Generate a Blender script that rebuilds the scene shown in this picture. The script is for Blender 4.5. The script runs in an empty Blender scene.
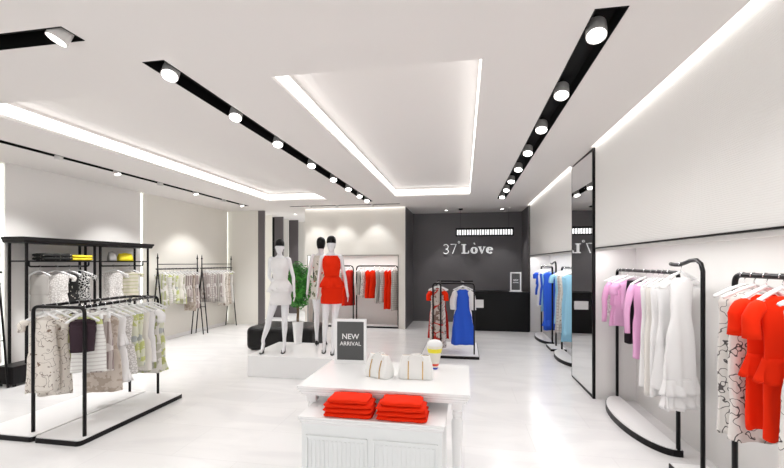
import bpy, bmesh, math, random
from mathutils import Vector, Matrix
random.seed(7)
PI = math.pi
S = bpy.context.scene
C = S.collection
V = Vector

# ------------------------------------------------------------------ materials
MATS = {}
def mat(name, col, rough=.5, metal=0., emit=None, es=0., bump=None, coat=0., sheen=0.):
    if name in MATS: return MATS[name]
    m = bpy.data.materials.new(name); m.use_nodes = True
    nt = m.node_tree; b = nt.nodes['Principled BSDF']
    b.inputs['Base Color'].default_value = (*col, 1)
    b.inputs['Roughness'].default_value = rough
    b.inputs['Metallic'].default_value = metal
    b.inputs['Coat Weight'].default_value = coat
    b.inputs['Sheen Weight'].default_value = sheen
    if emit:
        b.inputs['Emission Color'].default_value = (*emit, 1)
        b.inputs['Emission Strength'].default_value = es
    if bump:
        kind, sc, st = bump
        tc = nt.nodes.new('ShaderNodeTexCoord'); mp = nt.nodes.new('ShaderNodeMapping')
        nt.links.new(tc.outputs['Object'], mp.inputs[0])
        if kind == 'noise':
            t = nt.nodes.new('ShaderNodeTexNoise'); t.inputs['Scale'].default_value = sc; t.inputs['Detail'].default_value = 4
            out = t.outputs[0]
        else:
            t = nt.nodes.new('ShaderNodeTexWave'); t.wave_type = 'BANDS'; t.bands_direction = 'Z'
            t.inputs['Scale'].default_value = sc; t.inputs['Distortion'].default_value = 2.5; t.inputs['Detail'].default_value = 2
            t.inputs['Detail Scale'].default_value = .6
            out = t.outputs[1]
        nt.links.new(mp.outputs[0], t.inputs[0])
        bp = nt.nodes.new('ShaderNodeBump'); bp.inputs['Strength'].default_value = st; bp.inputs['Distance'].default_value = .01
        nt.links.new(out, bp.inputs['Height']); nt.links.new(bp.outputs[0], b.inputs['Normal'])
    if rough >= .75: b.inputs['Specular IOR Level'].default_value = .12
    if max(col) < .03: b.inputs['Specular IOR Level'].default_value = .18
    MATS[name] = m
    return m

def pat(name, base, layers, rough=.75):
    """fabric with printed motifs: layers = (kind, colour, scale, threshold)"""
    m = mat(name, base, rough)
    nt = m.node_tree; b = nt.nodes['Principled BSDF']
    tc = nt.nodes.new('ShaderNodeTexCoord')
    prev = None
    for i, (kind, col, sc, th) in enumerate(layers):
        mp = nt.nodes.new('ShaderNodeMapping'); mp.inputs['Location'].default_value = (i*3.1, i*1.7, 0 if kind == 'above' else i*.9)
        nt.links.new(tc.outputs['Object'], mp.inputs[0])
        if kind == 'noise':
            t = nt.nodes.new('ShaderNodeTexNoise'); t.inputs['Scale'].default_value = sc; t.inputs['Detail'].default_value = 2; o = t.outputs[0]; op = 'GREATER_THAN'
        elif kind == 'spots':
            t = nt.nodes.new('ShaderNodeTexVoronoi'); t.inputs['Scale'].default_value = sc; o = t.outputs['Distance']; op = 'LESS_THAN'
        elif kind == 'edges':
            t = nt.nodes.new('ShaderNodeTexVoronoi'); t.feature = 'DISTANCE_TO_EDGE'; t.inputs['Scale'].default_value = sc; o = t.outputs['Distance']; op = 'LESS_THAN'
        elif kind == 'line':   # thin squiggly contour lines
            t = nt.nodes.new('ShaderNodeTexNoise'); t.inputs['Scale'].default_value = sc; t.inputs['Detail'].default_value = 1
            sb = nt.nodes.new('ShaderNodeMath'); sb.operation = 'SUBTRACT'; sb.inputs[1].default_value = .5; nt.links.new(t.outputs[0], sb.inputs[0])
            ab = nt.nodes.new('ShaderNodeMath'); ab.operation = 'ABSOLUTE'; nt.links.new(sb.outputs[0], ab.inputs[0])
            o = ab.outputs[0]; op = 'LESS_THAN'
        elif kind == 'above':   # waistband: everything above this height of the garment
            t = nt.nodes.new('ShaderNodeSeparateXYZ'); o = t.outputs[2]; op = 'GREATER_THAN'
        else:
            t = nt.nodes.new('ShaderNodeTexWave'); t.wave_type = 'BANDS'; t.bands_direction = kind; t.inputs['Scale'].default_value = sc
            t.inputs['Distortion'].default_value = 1.; o = t.outputs[1]; op = 'GREATER_THAN'
        nt.links.new(mp.outputs[0], t.inputs[0])
        mt = nt.nodes.new('ShaderNodeMath'); mt.operation = op; mt.inputs[1].default_value = th
        nt.links.new(o, mt.inputs[0])
        mx = nt.nodes.new('ShaderNodeMix'); mx.data_type = 'RGBA'
        nt.links.new(mt.outputs[0], mx.inputs[0])
        if prev: nt.links.new(prev, mx.inputs[6])
        else: mx.inputs[6].default_value = (*base, 1)
        mx.inputs[7].default_value = (*col, 1)
        prev = mx.outputs[2]
    nt.links.new(prev, b.inputs['Base Color'])
    return m

WALL = mat('wall_paint', (.82,.80,.78), .6, bump=('noise', 60, .05))
WALLB = mat('beige_plaster', (.80,.775,.72), .7, bump=('noise', 9, .12))
WAVE = mat('rippled_panel', (.85,.84,.82), .55, bump=('wave', 24, .18))
CEIL = mat('ceiling_paint', (.78,.75,.73), .7)
NICHE = mat('niche_paint', (.78,.765,.75), .5)
DARK = mat('charcoal_wall', (.12,.113,.118), .45)
DARKG = mat('taupe_column', (.13,.115,.12), .4)
BLK = mat('black_metal', (.008,.007,.008), .35)
BLKM = mat('black_matt', (.004,.004,.004), .6)
DESKM = mat('black_desk', (.006,.006,.006), .4)
WHITE = mat('white_lacquer', (.86,.86,.86), .25)
WHITEM = mat('white_matt', (.84,.83,.83), .6)
CABM = mat('painted_cabinet', (.83,.85,.85), .45)
LEATHER = mat('black_leather', (.012,.011,.011), .4, bump=('noise', 200, .2))
MANN = mat('mannequin_gloss', (.82,.82,.84), .22)
HAIR = mat('black_hair', (.006,.006,.006), .5)
CHROME = mat('chrome', (.75,.75,.77), .2, 1.)
GOLD = mat('gold_metal', (.65,.42,.15), .3, 1.)
LED = mat('led_diffuser', (1,1,1), .5, emit=(1,.99,.96), es=1.6)
LEDW = mat('led_wall_slot', (1,1,1), .5, emit=(.95,1,.93), es=1.8)
LENS = mat('lamp_lens', (1,1,1), .5, emit=(1,.98,.95), es=12.)
HOUS = mat('lamp_housing', (.7,.68,.66), .35)
MIRROR = mat('mirror_glass', (.93,.93,.93), .02, 1.)
BARK = mat('bark', (.22,.15,.09), .9, bump=('noise', 30, .5))
LEAF = pat('leaf_green', (.03,.22,.02), [('noise', (.07,.38,.04), 9, .52)], .45)
RED = mat('red_fabric', (.80,.026,.003), .8)
REDD = mat('deep_red_fabric', (.50,.02,.012), .75)
BLUE = mat('blue_fabric', (.01,.09,.62), .7)
LBLUE = mat('light_blue_fabric', (.32,.60,.78), .75)
PINK = mat('pink_fabric', (.78,.42,.66), .75)
BLACKF = mat('black_fabric', (.015,.012,.015), .8)
WF = mat('white_fabric', (.84,.83,.83), .8)
WF2 = mat('ivory_fabric', (.78,.75,.71), .8)
GF = mat('grey_fabric', (.42,.40,.38), .8)
PLUM = mat('dark_plum_fabric', (.045,.028,.036), .8)
YEL = mat('yellow_fabric', (.85,.66,.02), .6)
BEI = pat('beige_ink_print', (.74,.69,.63), [('line', (.26,.21,.18), 17, .014), ('noise', (.25,.18,.14), 16, .70)])
INK = pat('ivory_ink_print', (.72,.69,.66), [('line', (.10,.09,.09), 17, .020), ('noise', (.3,.28,.27), 20, .72)])
LACE = pat('white_lace', (.80,.78,.76), [('edges', (.55,.52,.50), 34, .1)])
BW = pat('black_white_print', (.02,.02,.02), [('edges', (.75,.74,.72), 30, .08)])
DKP = pat('dark_speckle_print', (.03,.03,.03), [('spots', (.55,.52,.45), 26, .2)])
BLACE = pat('black_lace', (.01,.01,.01), [('spots', (.55,.54,.53), 30, .16)])
LIME = pat('lime_leaf_print', (.74,.75,.62), [('noise', (.58,.62,.26), 12, .52), ('noise', (.52,.55,.55), 9, .60)])
LIMEW = pat('white_lime_band', (.74,.73,.70), [('Z', (.60,.57,.55), 9, .8), ('above', (.60,.64,.28), 1, -.165)])
GRN = pat('grey_green_stripe', (.52,.51,.44), [('X', (.40,.42,.20), 5, .7), ('noise', (.72,.70,.66), 8, .55)])
TAUPE = pat('taupe_stripe', (.52,.46,.44), [('X', (.30,.24,.23), 7, .75), ('noise', (.68,.64,.62), 9, .55)])
BRN = pat('brown_hem_print', (.56,.49,.43), [('noise', (.42,.35,.29), 18, .52)])
FLOR = pat('floral_print', (.68,.67,.60), [('spots', (.55,.05,.04), 9, .14), ('noise', (.22,.24,.16), 14, .60)])
GREYP = pat('grey_pleat_print', (.50,.47,.44), [('X', (.28,.26,.24), 8, .6)])
PLAID = pat('grey_plaid', (.62,.59,.56), [('X', (.35,.33,.32), 7, .8), ('Z', (.42,.36,.34), 6, .8)])
GOLDP = pat('gold_sequin_print', (.03,.03,.04), [('spots', (.75,.50,.10), 34, .28)])
REDW = pat('red_grey_print', (.55,.48,.44), [('noise', (.22,.15,.13), 14, .55), ('line', (.5,.04,.03), 4, .02)])

def floor_mat():
    m = mat('marble_floor', (.80,.79,.79), .2)
    nt = m.node_tree; b = nt.nodes['Principled BSDF']
    tc = nt.nodes.new('ShaderNodeTexCoord')
    mp = nt.nodes.new('ShaderNodeMapping'); mp.inputs['Rotation'].default_value = (0,0,.6); mp.inputs['Scale'].default_value = (.5,1.3,1)
    nt.links.new(tc.outputs['Object'], mp.inputs[0])
    n = nt.nodes.new('ShaderNodeTexNoise'); n.inputs['Scale'].default_value = 1.6; n.inputs['Detail'].default_value = 8; n.inputs['Distortion'].default_value = 1.6
    nt.links.new(mp.outputs[0], n.inputs[0])
    r = nt.nodes.new('ShaderNodeValToRGB')
    r.color_ramp.elements[0].position = .40; r.color_ramp.elements[0].color = (.785,.775,.78,1)
    r.color_ramp.elements[1].position = .56; r.color_ramp.elements[1].color = (.84,.83,.83,1)
    e = r.color_ramp.elements.new(.475); e.color = (.815,.805,.805,1)
    nt.links.new(n.outputs[0], r.inputs[0])
    br = nt.nodes.new('ShaderNodeTexBrick'); br.offset = .5
    br.inputs['Scale'].default_value = 1.; br.inputs['Brick Width'].default_value = 1.2; br.inputs['Row Height'].default_value = .6
    br.inputs['Mortar Size'].default_value = .002; br.inputs['Color1'].default_value = (1,1,1,1); br.inputs['Color2'].default_value = (.975,.975,.975,1)
    br.inputs['Mortar'].default_value = (.86,.86,.86,1)
    nt.links.new(tc.outputs['Object'], br.inputs[0])
    mx = nt.nodes.new('ShaderNodeMix'); mx.data_type = 'RGBA'; mx.blend_type = 'MULTIPLY'; mx.inputs[0].default_value = 1
    nt.links.new(r.outputs[0], mx.inputs[6]); nt.links.new(br.outputs[0], mx.inputs[7])
    nt.links.new(mx.outputs[2], b.inputs['Base Color'])
    return m
FLOOR = floor_mat()

# ------------------------------------------------------------------ mesh helpers
def NB(): return bmesh.new()
def box(bm, x0, x1, y0, y1, z0, z1, bev=0., seg=2):
    t = bmesh.new() if bev else bm
    vs = [t.verts.new((x, y, z)) for x in (x0, x1) for y in (y0, y1) for z in (z0, z1)]
    for f in ((0,1,3,2),(4,6,7,5),(0,4,5,1),(2,3,7,6),(0,2,6,4),(1,5,7,3)):
        t.faces.new([vs[i] for i in f])
    if bev:
        bmesh.ops.bevel(t, geom=t.edges[:], offset=bev, segments=seg, affect='EDGES', profile=.5)
        me = bpy.data.meshes.new('t'); t.to_mesh(me); t.free(); bm.from_mesh(me); bpy.data.meshes.remove(me)
    return bm
def quad(bm, *pts):
    return bm.faces.new([bm.verts.new(p) for p in pts])
def loft(bm, rings, cap=True, closed=True):
    vr = [[bm.verts.new(p) for p in r] for r in rings]
    n = len(rings[0])
    for a, b in zip(vr, vr[1:]):
        for i in range(n if closed else n-1):
            j = (i+1) % n
            bm.faces.new((a[i], a[j], b[j], b[i]))
    if cap:
        bm.faces.new(vr[0][::-1]); bm.faces.new(vr[-1])
def tube(bm, pts, r, seg=10, cap=True):
    pts = [V(p) for p in pts]
    rs = r if isinstance(r, (list, tuple)) else [r]*len(pts)
    rings = []; t0 = None; nrm = None
    for i, p in enumerate(pts):
        if i == 0: t = (pts[1]-p).normalized()
        elif i == len(pts)-1: t = (p-pts[i-1]).normalized()
        else: t = ((p-pts[i-1]).normalized()+(pts[i+1]-p).normalized()).normalized()
        if nrm is None:
            nrm = t.orthogonal().normalized()
        else:
            nrm = (nrm - t*nrm.dot(t)).normalized()
        b = t.cross(nrm)
        rings.append([p + (nrm*math.cos(2*PI*k/seg)+b*math.sin(2*PI*k/seg))*rs[i] for k in range(seg)])
    loft(bm, rings, cap)
def fillet(pts, r, n=6):
    pts = [V(p) for p in pts]; out = [pts[0]]
    for i in range(1, len(pts)-1):
        p, a, b = pts[i], pts[i-1], pts[i+1]
        u = (a-p).normalized(); w = (b-p).normalized()
        s = p+u*r; e = p+w*r
        for k in range(n+1):
            t = k/n
            out.append(s*(1-t)**2 + p*2*t*(1-t) + e*t*t)
    out.append(pts[-1]); return out
def lathe(bm, prof, seg=24, c=(0,0,0)):
    rings = [[V((c[0]+r*math.cos(2*PI*k/seg), c[1]+r*math.sin(2*PI*k/seg), c[2]+z)) for k in range(seg)] for r, z in prof]
    loft(bm, rings)
def prism(bm, outline, z0, z1):
    a = [bm.verts.new((x, y, z0)) for x, y in outline]; b = [bm.verts.new((x, y, z1)) for x, y in outline]
    bm.faces.new(a[::-1]); bm.faces.new(b)
    n = len(a)
    for i in range(n): bm.faces.new((a[i], a[(i+1)%n], b[(i+1)%n], b[i]))
def obj(name, bm, m, parent=None, smooth=False, loc=None):
    bmesh.ops.recalc_face_normals(bm, faces=bm.faces[:])
    me = bpy.data.meshes.new(name); bm.to_mesh(me); bm.free()
    for k in (m if isinstance(m, list) else [m]): me.materials.append(k)
    if smooth:
        for p in me.polygons: p.use_smooth = True
    o = bpy.data.objects.new(name, me); C.objects.link(o)
    if parent: o.parent = parent
    if loc: o.location = loc
    if smooth == 'auto':
        me.set_sharp_from_angle(angle=math.radians(38))
    return o
def tag(o, label, cat, group=None, kind=None):
    o['label'] = label
    o['category'] = cat
    if group: o['group'] = group
    if kind: o['kind'] = kind
    return o
def thing(name, label, cat, loc=(0,0,0), rz=0., group=None):
    o = bpy.data.objects.new(name, None); C.objects.link(o)
    o.location = loc; o.rotation_euler = (0,0,rz); o.empty_display_size = .1
    return tag(o, label, cat, group)
def struct(name, bm, m, label=None, smooth=False):
    o = obj(name, bm, m, smooth=smooth); o['kind'] = 'structure'
    if label: o['label'] = label
    return o

# ------------------------------------------------------------------ camera
H = 2.96
cd = bpy.data.cameras.new('camera'); cam = bpy.data.objects.new('camera', cd); C.objects.link(cam)
cd.sensor_width = 36; cd.lens = 406/784*36; cd.shift_y = 29/784; cd.clip_start = .05
cam.location = (0,0,1.6); cam.rotation_euler = (PI/2, 0, math.atan(72/406))
S.camera = cam

# ------------------------------------------------------------------ room shell
XL, XR, YB, YF = -6.12, 1.9, 11.15, -2.6
b = NB(); box(b, XL-.3, XR+.2, YF, 13., -.12, 0.); struct('floor', b, FLOOR, 'polished pale marble tile floor')

coffers = [(-1.39,.12,2.77,8.25), (-4.25,-2.88,2.83,8.33)]
troughs = [(-2.15,-1.98,2.41,8.74), (.69,.865,2.33,8.85), (-4.6,-2.28,1.965,2.12), (-5.16,-5.04,2.9,8.93), (-4.13,-1.45,9.16,9.25)]
coves = [(1.465,1.52,-2.4,5.12), (1.465,1.52,6.09,10.05), (-3.97,-1.39,9.68,9.75)]
def ceiling():
    holes = coffers+troughs+coves
    xs = sorted({XL-.3, XR+.2} | {v for h in holes for v in h[:2]})
    ys = sorted({YF, 13.} | {v for h in holes for v in h[2:]})
    bm = NB()
    for x0, x1 in zip(xs, xs[1:]):
        for y0, y1 in zip(ys, ys[1:]):
            cx, cy = (x0+x1)/2, (y0+y1)/2
            if any(h[0] < cx < h[1] and h[2] < cy < h[3] for h in holes): continue
            quad(bm, (x0,y0,H), (x0,y1,H), (x1,y1,H), (x1,y0,H))
    bmesh.ops.remove_doubles(bm, verts=bm.verts[:], dist=1e-4)
    for hs, d in ((coffers, .18), (troughs, .1), (coves, .12)):
        for x0, x1, y0, y1 in hs:
            for f in (((x0,y0,H),(x1,y0,H),(x1,y0,H+d),(x0,y0,H+d)), ((x0,y1,H),(x0,y1,H+d),(x1,y1,H+d),(x1,y1,H)),
                      ((x0,y0,H),(x0,y0,H+d),(x0,y1,H+d),(x0,y1,H)), ((x1,y0,H),(x1,y1,H),(x1,y1,H+d),(x1,y0,H+d)),
                      ((x0,y0,H+d),(x1,y0,H+d),(x1,y1,H+d),(x0,y1,H+d))):
                quad(bm, *f)
    box(bm, XL-.3, XR+.2, YF, 13., H+.25, H+.3)
    me = bpy.data.meshes.new('ceiling'); bm.to_mesh(me); bm.free(); me.materials.append(CEIL)
    o = bpy.data.objects.new('ceiling', me); C.objects.link(o); o['kind'] = 'structure'; o['label'] = 'pale ceiling with two rectangular coffers and lighting slots'
ceiling()

# left wall: three bays with vertical light slots between
b = NB(); box(b, XL-.3, XL, YF, 4.44, 0, H); box(b, XL-.3, XL-.06, 4.44, 4.5, 0, H); struct('wall_left', b, WALLB, 'beige left wall bay at the frame edge')
b = NB(); box(b, XL-.3, XL, 4.5, 6.84, 0, H); struct('wall_left.001', b, WALL, 'plain pale wall bay behind the black shelf unit')
b = NB(); box(b, XL-.3, XL, 6.90, 9.74, 0, H); box(b, XL-.3, XL-.06, 6.84, 6.90, 0, H); box(b, XL-.3, XL-.06, 9.74, 9.8, 0, H); struct('wall_left.002', b, WALLB, 'beige left wall bay behind the trestle rails')
b = NB(); box(b, XL-.3, -5.275, 9.8, 10.1, 0, H); struct('wall_left.003', b, WALLB, 'beige wall return facing the shop')
b = NB(); box(b, XL, XL+.02, 4.5, 9.75, 0, .07); struct('baseboard_left', b, WHITEM)
# corridor columns and panels
b = NB(); box(b, -5.275, -5.10, 9.79, 9.84, 0, H); struct('trim_1', b, DARKG, 'taupe column at the end of the beige wall')
b = NB(); box(b, -6.1, -5.395, 10.80, 10.83, 0, H); struct('wall_passage', b, WALLB, 'cream panel in the passage')
b = NB(); box(b, -6.1, -5.50, 11.24, 11.28, 0, H); struct('trim_2', b, BLKM, 'black reveal strip')
b = NB(); box(b, -5.51, -5.24, 11.20, 11.24, 0, H); struct('trim_3', b, DARKG, 'taupe column in the passage')
b = NB(); box(b, -6.1, -5.385, 11.90, 11.93, 0, H); struct('wall_passage.001', b, WALLB, 'second cream panel in the passage')
b = NB(); box(b, -6.1, -5.45, 12.19, 12.22, 0, H); struct('trim_4', b, BLKM, 'second black reveal strip')
b = NB(); box(b, -5.46, -5.18, 12.15, 12.19, 0, H); struct('trim_5', b, DARKG, 'farther taupe column in the passage')
b = NB(); box(b, -6.4, -3.9, 12.8, 13., 0, H); struct('wall_passage.002', b, WALLB)
# alcove block
ay = 9.75
b = NB()
box(b, -3.97, -3.9, ay, 11.3, 0, H); box(b, -1.565, -1.405, ay, 11.3, 0, H); box(b, -3.9, -1.565, ay, 11.3, 1.80, H)
struct('wall_alcove', b, WALLB, 'beige block wall with recessed hanging alcove')
b = NB(); box(b, -3.9, -1.565, 10.28, 11.3, 0, 1.80); struct('wall_alcove.001', b, NICHE, 'white back of the hanging alcove')
b = NB()
for f in ((-3.9,-1.565,1.785,1.80), ): box(b, f[0], f[1], ay-.012, ay+.02, f[2], f[3])
box(b, -3.9, -3.885, ay-.012, ay+.02, 0, 1.785); box(b, -1.58, -1.565, ay-.012, ay+.02, 0, 1.785)
struct('trim_6', b, mat('grey_trim', (.25,.24,.23), .4), 'thin grey frame around the alcove')
b = NB(); box(b, -1.405, -1.385, ay+.02, 11.3, 0, H); struct('wall_alcove.002', b, DARK, 'charcoal side of the alcove block')
b = NB(); box(b, -1.385, 2.0, YB, 11.4, 0, H); struct('wall_back', b, DARK, 'charcoal back wall with the shop name')
b = NB(); box(b, 1.50, 2.1, 10.05, YB, 0, H); struct('wall_right', b, DARK, 'charcoal return wall beside the counter')
# right wall
b = NB(); box(b, 1.52, 2.1, 6.09, 10.05, 1.77, H); struct('wall_right.001', b, WAVE, 'upper rippled wall panel beyond the mirror')
b = NB(); box(b, 1.52, 2.1, YF, 5.12, 1.77, H); struct('wall_right.002', b, WAVE, 'upper rippled wall panel nearest the camera')
b = NB(); box(b, 1.96, 2.1, 6.09, 9.9, 0, 1.77); box(b, 1.52, 2.1, 9.9, 10.05, 0, 1.77); struct('wall_right.003', b, NICHE, 'far white hanging recess')
b = NB(); box(b, 1.96, 2.1, YF, 5.12, 0, 1.77); struct('wall_right.004', b, NICHE, 'near white hanging recess')
b = NB(); box(b, 1.525, 2.1, 5.12, 6.09, 0, H); struct('wall_right.005', b, NICHE, 'pier carrying the mirror')
b = NB(); box(b, 1.505, 1.535, 6.09, 9.9, 1.766, 1.778); struct('trim_7', b, BLK, 'thin black line under the far upper panel')
b = NB(); box(b, 1.505, 1.535, YF, 5.12, 1.766, 1.778); struct('trim_8', b, BLK, 'thin black line under the near upper panel')
b = NB(); box(b, 1.525, 1.54, YF, 5.12, 1.735, 1.766); struct('trim_10', b, NICHE, 'added white lip hiding the light strip of the near recess')  # lip added to screen the bright line of the recess strip
b = NB(); box(b, 1.525, 1.54, 6.09, 9.9, 1.735, 1.766); struct('trim_11', b, NICHE, 'added white lip hiding the light strip of the far recess')  # same added screen for the far strip
b = NB(); box(b, 1.505, 1.525, 9.9, 9.92, 0, H-.01); struct('trim_9', b, BLK)
b = NB(); box(b, XL-.3, -4.6, YF-.2, YF, 0, H); box(b, -4.6, .5, YF-.2, YF, 2.75, H); box(b, .5, 2.1, YF-.2, YF, 0, H)
struct('wall_front', b, WALL, 'wall with the wide shop entrance behind the camera')

# mirror
t = thing('wall_mirror', 'tall full-height mirror with black edges on the right wall', 'mirror', (1.505,5.6,0))
b = NB(); box(b, -.002, .018, -.45, .48, .02, 2.945); obj('mirror_glass', b, MIRROR, t).rotation_euler = (0,0,.010)
b = NB(); box(b, -.012, .018, -.48, -.45, 0, 2.955); box(b, -.008, .018, .48, .488, 0, 2.955); box(b, -.008, .018, -.45, .48, 0, .02); box(b, -.008, .018, -.45, .48, 2.94, 2.955)
obj('mirror_frame', b, BLK, t)

# ------------------------------------------------------------------ lights: coves, slots, troughs
def cove(rect, label, sides, zz=(.03,.14), m=LED):
    x0, x1, y0, y1 = rect
    t = thing('cove_light', label, 'light', ((x0+x1)/2, (y0+y1)/2, H), 0)
    cx, cy = (x0+x1)/2, (y0+y1)/2; a, c = (x1-x0)/2, (y1-y0)/2; e = .008
    for s in sides:
        bm = NB()
        if s == 'W': box(bm, -a+.001, -a+e, -c+.02, c-.02, *zz)
        if s == 'E': box(bm, a-e, a-.001, -c+.02, c-.02, *zz)
        if s == 'S': box(bm, -a+.02, a-.02, -c+.001, -c+e, *zz)
        if s == 'N': box(bm, -a+.02, a-.02, c-e, c-.001, *zz)
        obj('led_strip', bm, m, t)
cove(coffers[0], 'ring of light strips inside the central ceiling coffer', 'WESN')
cove(coffers[1], 'ring of light strips inside the left ceiling coffer', 'WESN')
LEDC = mat('led_cove', (1,1,1), .5, emit=(1,.99,.97), es=2.6)
cove(coves[0], 'light strip along the top of the near right wall', 'W', (.02,.10), LEDC)
cove(coves[1], 'light strip along the top of the right wall beyond the mirror', 'W', (.02,.10), LEDC)
cove(coves[2], 'light strip along the top of the beige alcove block', 'S', (.02,.10), LEDC)
def added_soffit(x0, x1, y0, y1, z, power, label):  # invented strips, added to brighten the dark recesses and the alcove
    b = NB(); cx, cy = (x0+x1)/2, (y0+y1)/2
    box(b, x0-cx, x1-cx, y0-cy, y1-cy, -.006, .0)
    o = tag(obj('added_soffit_light', b, mat('added_led_soft', (1,1,1), .5, emit=(1,.99,.97), es=.15), loc=(cx,cy,z)), label, 'light')
    ld = bpy.data.lights.new('added_soffit_beam', 'AREA'); ld.shape = 'RECTANGLE'; ld.size = x1-x0; ld.size_y = y1-y0; ld.energy = power; ld.color = (1,.995,.985)
    lo = bpy.data.objects.new('added_soffit_beam', ld); C.objects.link(lo); lo.parent = o; lo.location = (0,0,-.009)
added_soffit(1.56,1.60,-.5,5.0,1.77, 20, 'slim added light strip under the near upper wall panel')
added_soffit(1.56,1.60,6.2,9.8,1.77, 16, 'slim added light strip under the far upper wall panel')
added_soffit(-3.85,-1.62,9.80,9.84,1.80, 14, 'slim added light strip at the head of the hanging alcove')
def slot(y, label, m=LEDW):
    b = NB(); box(b, XL-.055, XL-.02, y-.026, y+.026, .08, H-.02)
    tag(obj('wall_light_slot', b, m), label, 'light')
LEDD = mat('led_dim', (1,1,1), .5, emit=(.95,1,.93), es=.85)
slot(4.47, 'vertical light slot in the left wall at the frame edge', LEDD)
slot(6.87, 'vertical light slot in the left wall at the end of the black shelf unit')
slot(9.77, 'vertical light slot in the left wall corner behind the trestle rails', LEDD)

tl = ['long black lighting slot left of the central coffer', 'long black lighting slot near the right wall', 'short black lighting slot at the top left corner of the photo',
      'black lighting slot running along the left wall', 'thin black lighting slot in front of the alcove block']
for (x0,x1,y0,y1), lb in zip(troughs, tl):
    b = NB(); e = .004
    z0, z1 = H-.002, H+.096
    box(b, x0+e, x1-e, y0+e, y1-e, z1-.006, z1)
    box(b, x0+e, x0+2*e, y0+e, y1-e, z0, z1); box(b, x1-2*e, x1-e, y0+e, y1-e, z0, z1)
    box(b, x0+e, x1-e, y0+e, y0+2*e, z0, z1); box(b, x0+e, x1-e, y1-2*e, y1-e, z0, z1)
    tag(obj('lighting_slot', b, BLKM), lb, 'light slot')

def spot_head(x, y, aim, label, group, power=45, r=.058, size=118, z=None):
    """lamp tilted towards aim"""
    z = H+.01 if z is None else z
    d = (V(aim)-V((x,y,z))).normalized()
    t = thing('ceiling_spotlight', label, 'spotlight', (x,y,z), 0, group)
    q = V((0,0,-1)).rotation_difference(d).to_matrix()
    def tr(bm):
        bmesh.ops.transform(bm, matrix=q.to_4x4(), verts=bm.verts[:]); return bm
    bm = NB(); lathe(bm, [(r*.55,.055),(r*.95,.045),(r,.0),(r,-.05),(r*.9,-.05),(r*.9,-.035)], 20); obj('lamp_housing', tr(bm), HOUS, t, smooth='auto')
    bm = NB(); lathe(bm, [(r*.86,-.036),(r*.86,-.042)], 20); obj('lamp_lens', tr(bm), LENS, t)
    bm = NB(); tube(bm, [(0,0,.0),(0,0,.082)], .012, 8); obj('lamp_bracket', bm, BLKM, t)
    ld = bpy.data.lights.new('spot_beam', 'SPOT'); ld.energy = power; ld.spot_size = math.radians(size); ld.spot_blend = 1. if size > 100 else .5; ld.shadow_soft_size = .08
    ld.color = (1,.995,.985)
    lo = bpy.data.objects.new('spot_beam', ld); C.objects.link(lo); lo.parent = t
    lo.location = d*.065; lo.rotation_euler = q.to_euler()
ordn = ['nearest', 'second', 'third', 'fourth', 'fifth', 'sixth', 'seventh', 'eighth']
PW = 30
LY = [2.58,3.42,4.28,5.3,6.25,7.1,7.9,8.5]
for i, y in enumerate(LY):
    spot_head(-2.06, y, (-1.7,y-1.5,0), f'{ordn[i]} round spotlight in the slot left of the central coffer', 'spotlights left of the coffer', PW*(1.5 if i < 2 else 1.1))
RY = [2.56,3.42,4.27,5.15,6.03,6.9,7.7,8.5]
for i, y in enumerate(RY):
    spot_head(.765, y, (.45,y-1.3,0), f'{ordn[i]} round spotlight in the slot near the right wall', 'spotlights near the right wall', PW*(1.5 if i < 2 else 1.))
spot_head(-2.37, 2.04, (-3.4,1.2,0), 'round spotlight at the end of the top left slot', None, PW)
spot_head(-3.3, 2.04, (-4.2,3.,0), 'added middle round spotlight in the top left slot, out of view', None, PW)  # extra lamp outside the frame, added to lift the dark left side
spot_head(-4.2, 2.04, (-4.8,3.,0), 'added leftmost round spotlight in the top left slot, out of view', None, PW)  # second extra lamp outside the frame, also added for the left side
for i, y in enumerate([3.5,4.37,5.25,6.13,7.05,8.0,8.7]):
    spot_head(-5.1, y, (-5.75,y+.1,0) if i % 2 else (-4.2,y,0), f'{ordn[i]} small spotlight in the slot along the left wall', 'spotlights along the left wall', 92, .045, 96 if i % 2 else 118)
for i, x in enumerate([-3.62,-2.95,-2.1]):
    spot_head(x, 9.205, (x,9.78,1.6), ['left','middle','right'][i]+' small spotlight in front of the alcove block', 'spotlights before the alcove', 26, .035, 66)
def downlight(x, y, label, power=22):
    t = thing('downlight', label, 'light', (x,y,H), 0, 'round downlights')
    bm = NB(); lathe(bm, [(.05,-.001),(.055,-.012),(.042,-.012),(.04,-.004)], 20); obj('trim_ring', bm, WHITE, t, smooth='auto')
    bm = NB(); lathe(bm, [(.038,-.004),(.038,-.008)], 20); obj('lamp_lens', bm, LENS, t)
    ld = bpy.data.lights.new('down_beam', 'SPOT'); ld.energy = power; ld.spot_size = math.radians(75); ld.spot_blend = .4; ld.shadow_soft_size = .04; ld.color=(1,.99,.97)
    lo = bpy.data.objects.new('down_beam', ld); C.objects.link(lo); lo.parent = t; lo.location = (0,0,-.03)
downlight(-.45, 10.5, 'small round downlight above the white lettering on the charcoal wall', 60)
downlight(.94, 10.5, 'small round downlight above the counter near the right wall', 60)
downlight(-4.6, 10.6, 'nearer round downlight in the ceiling of the passage', 110)
downlight(-4.75, 11.9, 'added farther round downlight in the ceiling of the passage', 90)  # one more lamp, added because the cream panels came out dark

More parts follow.
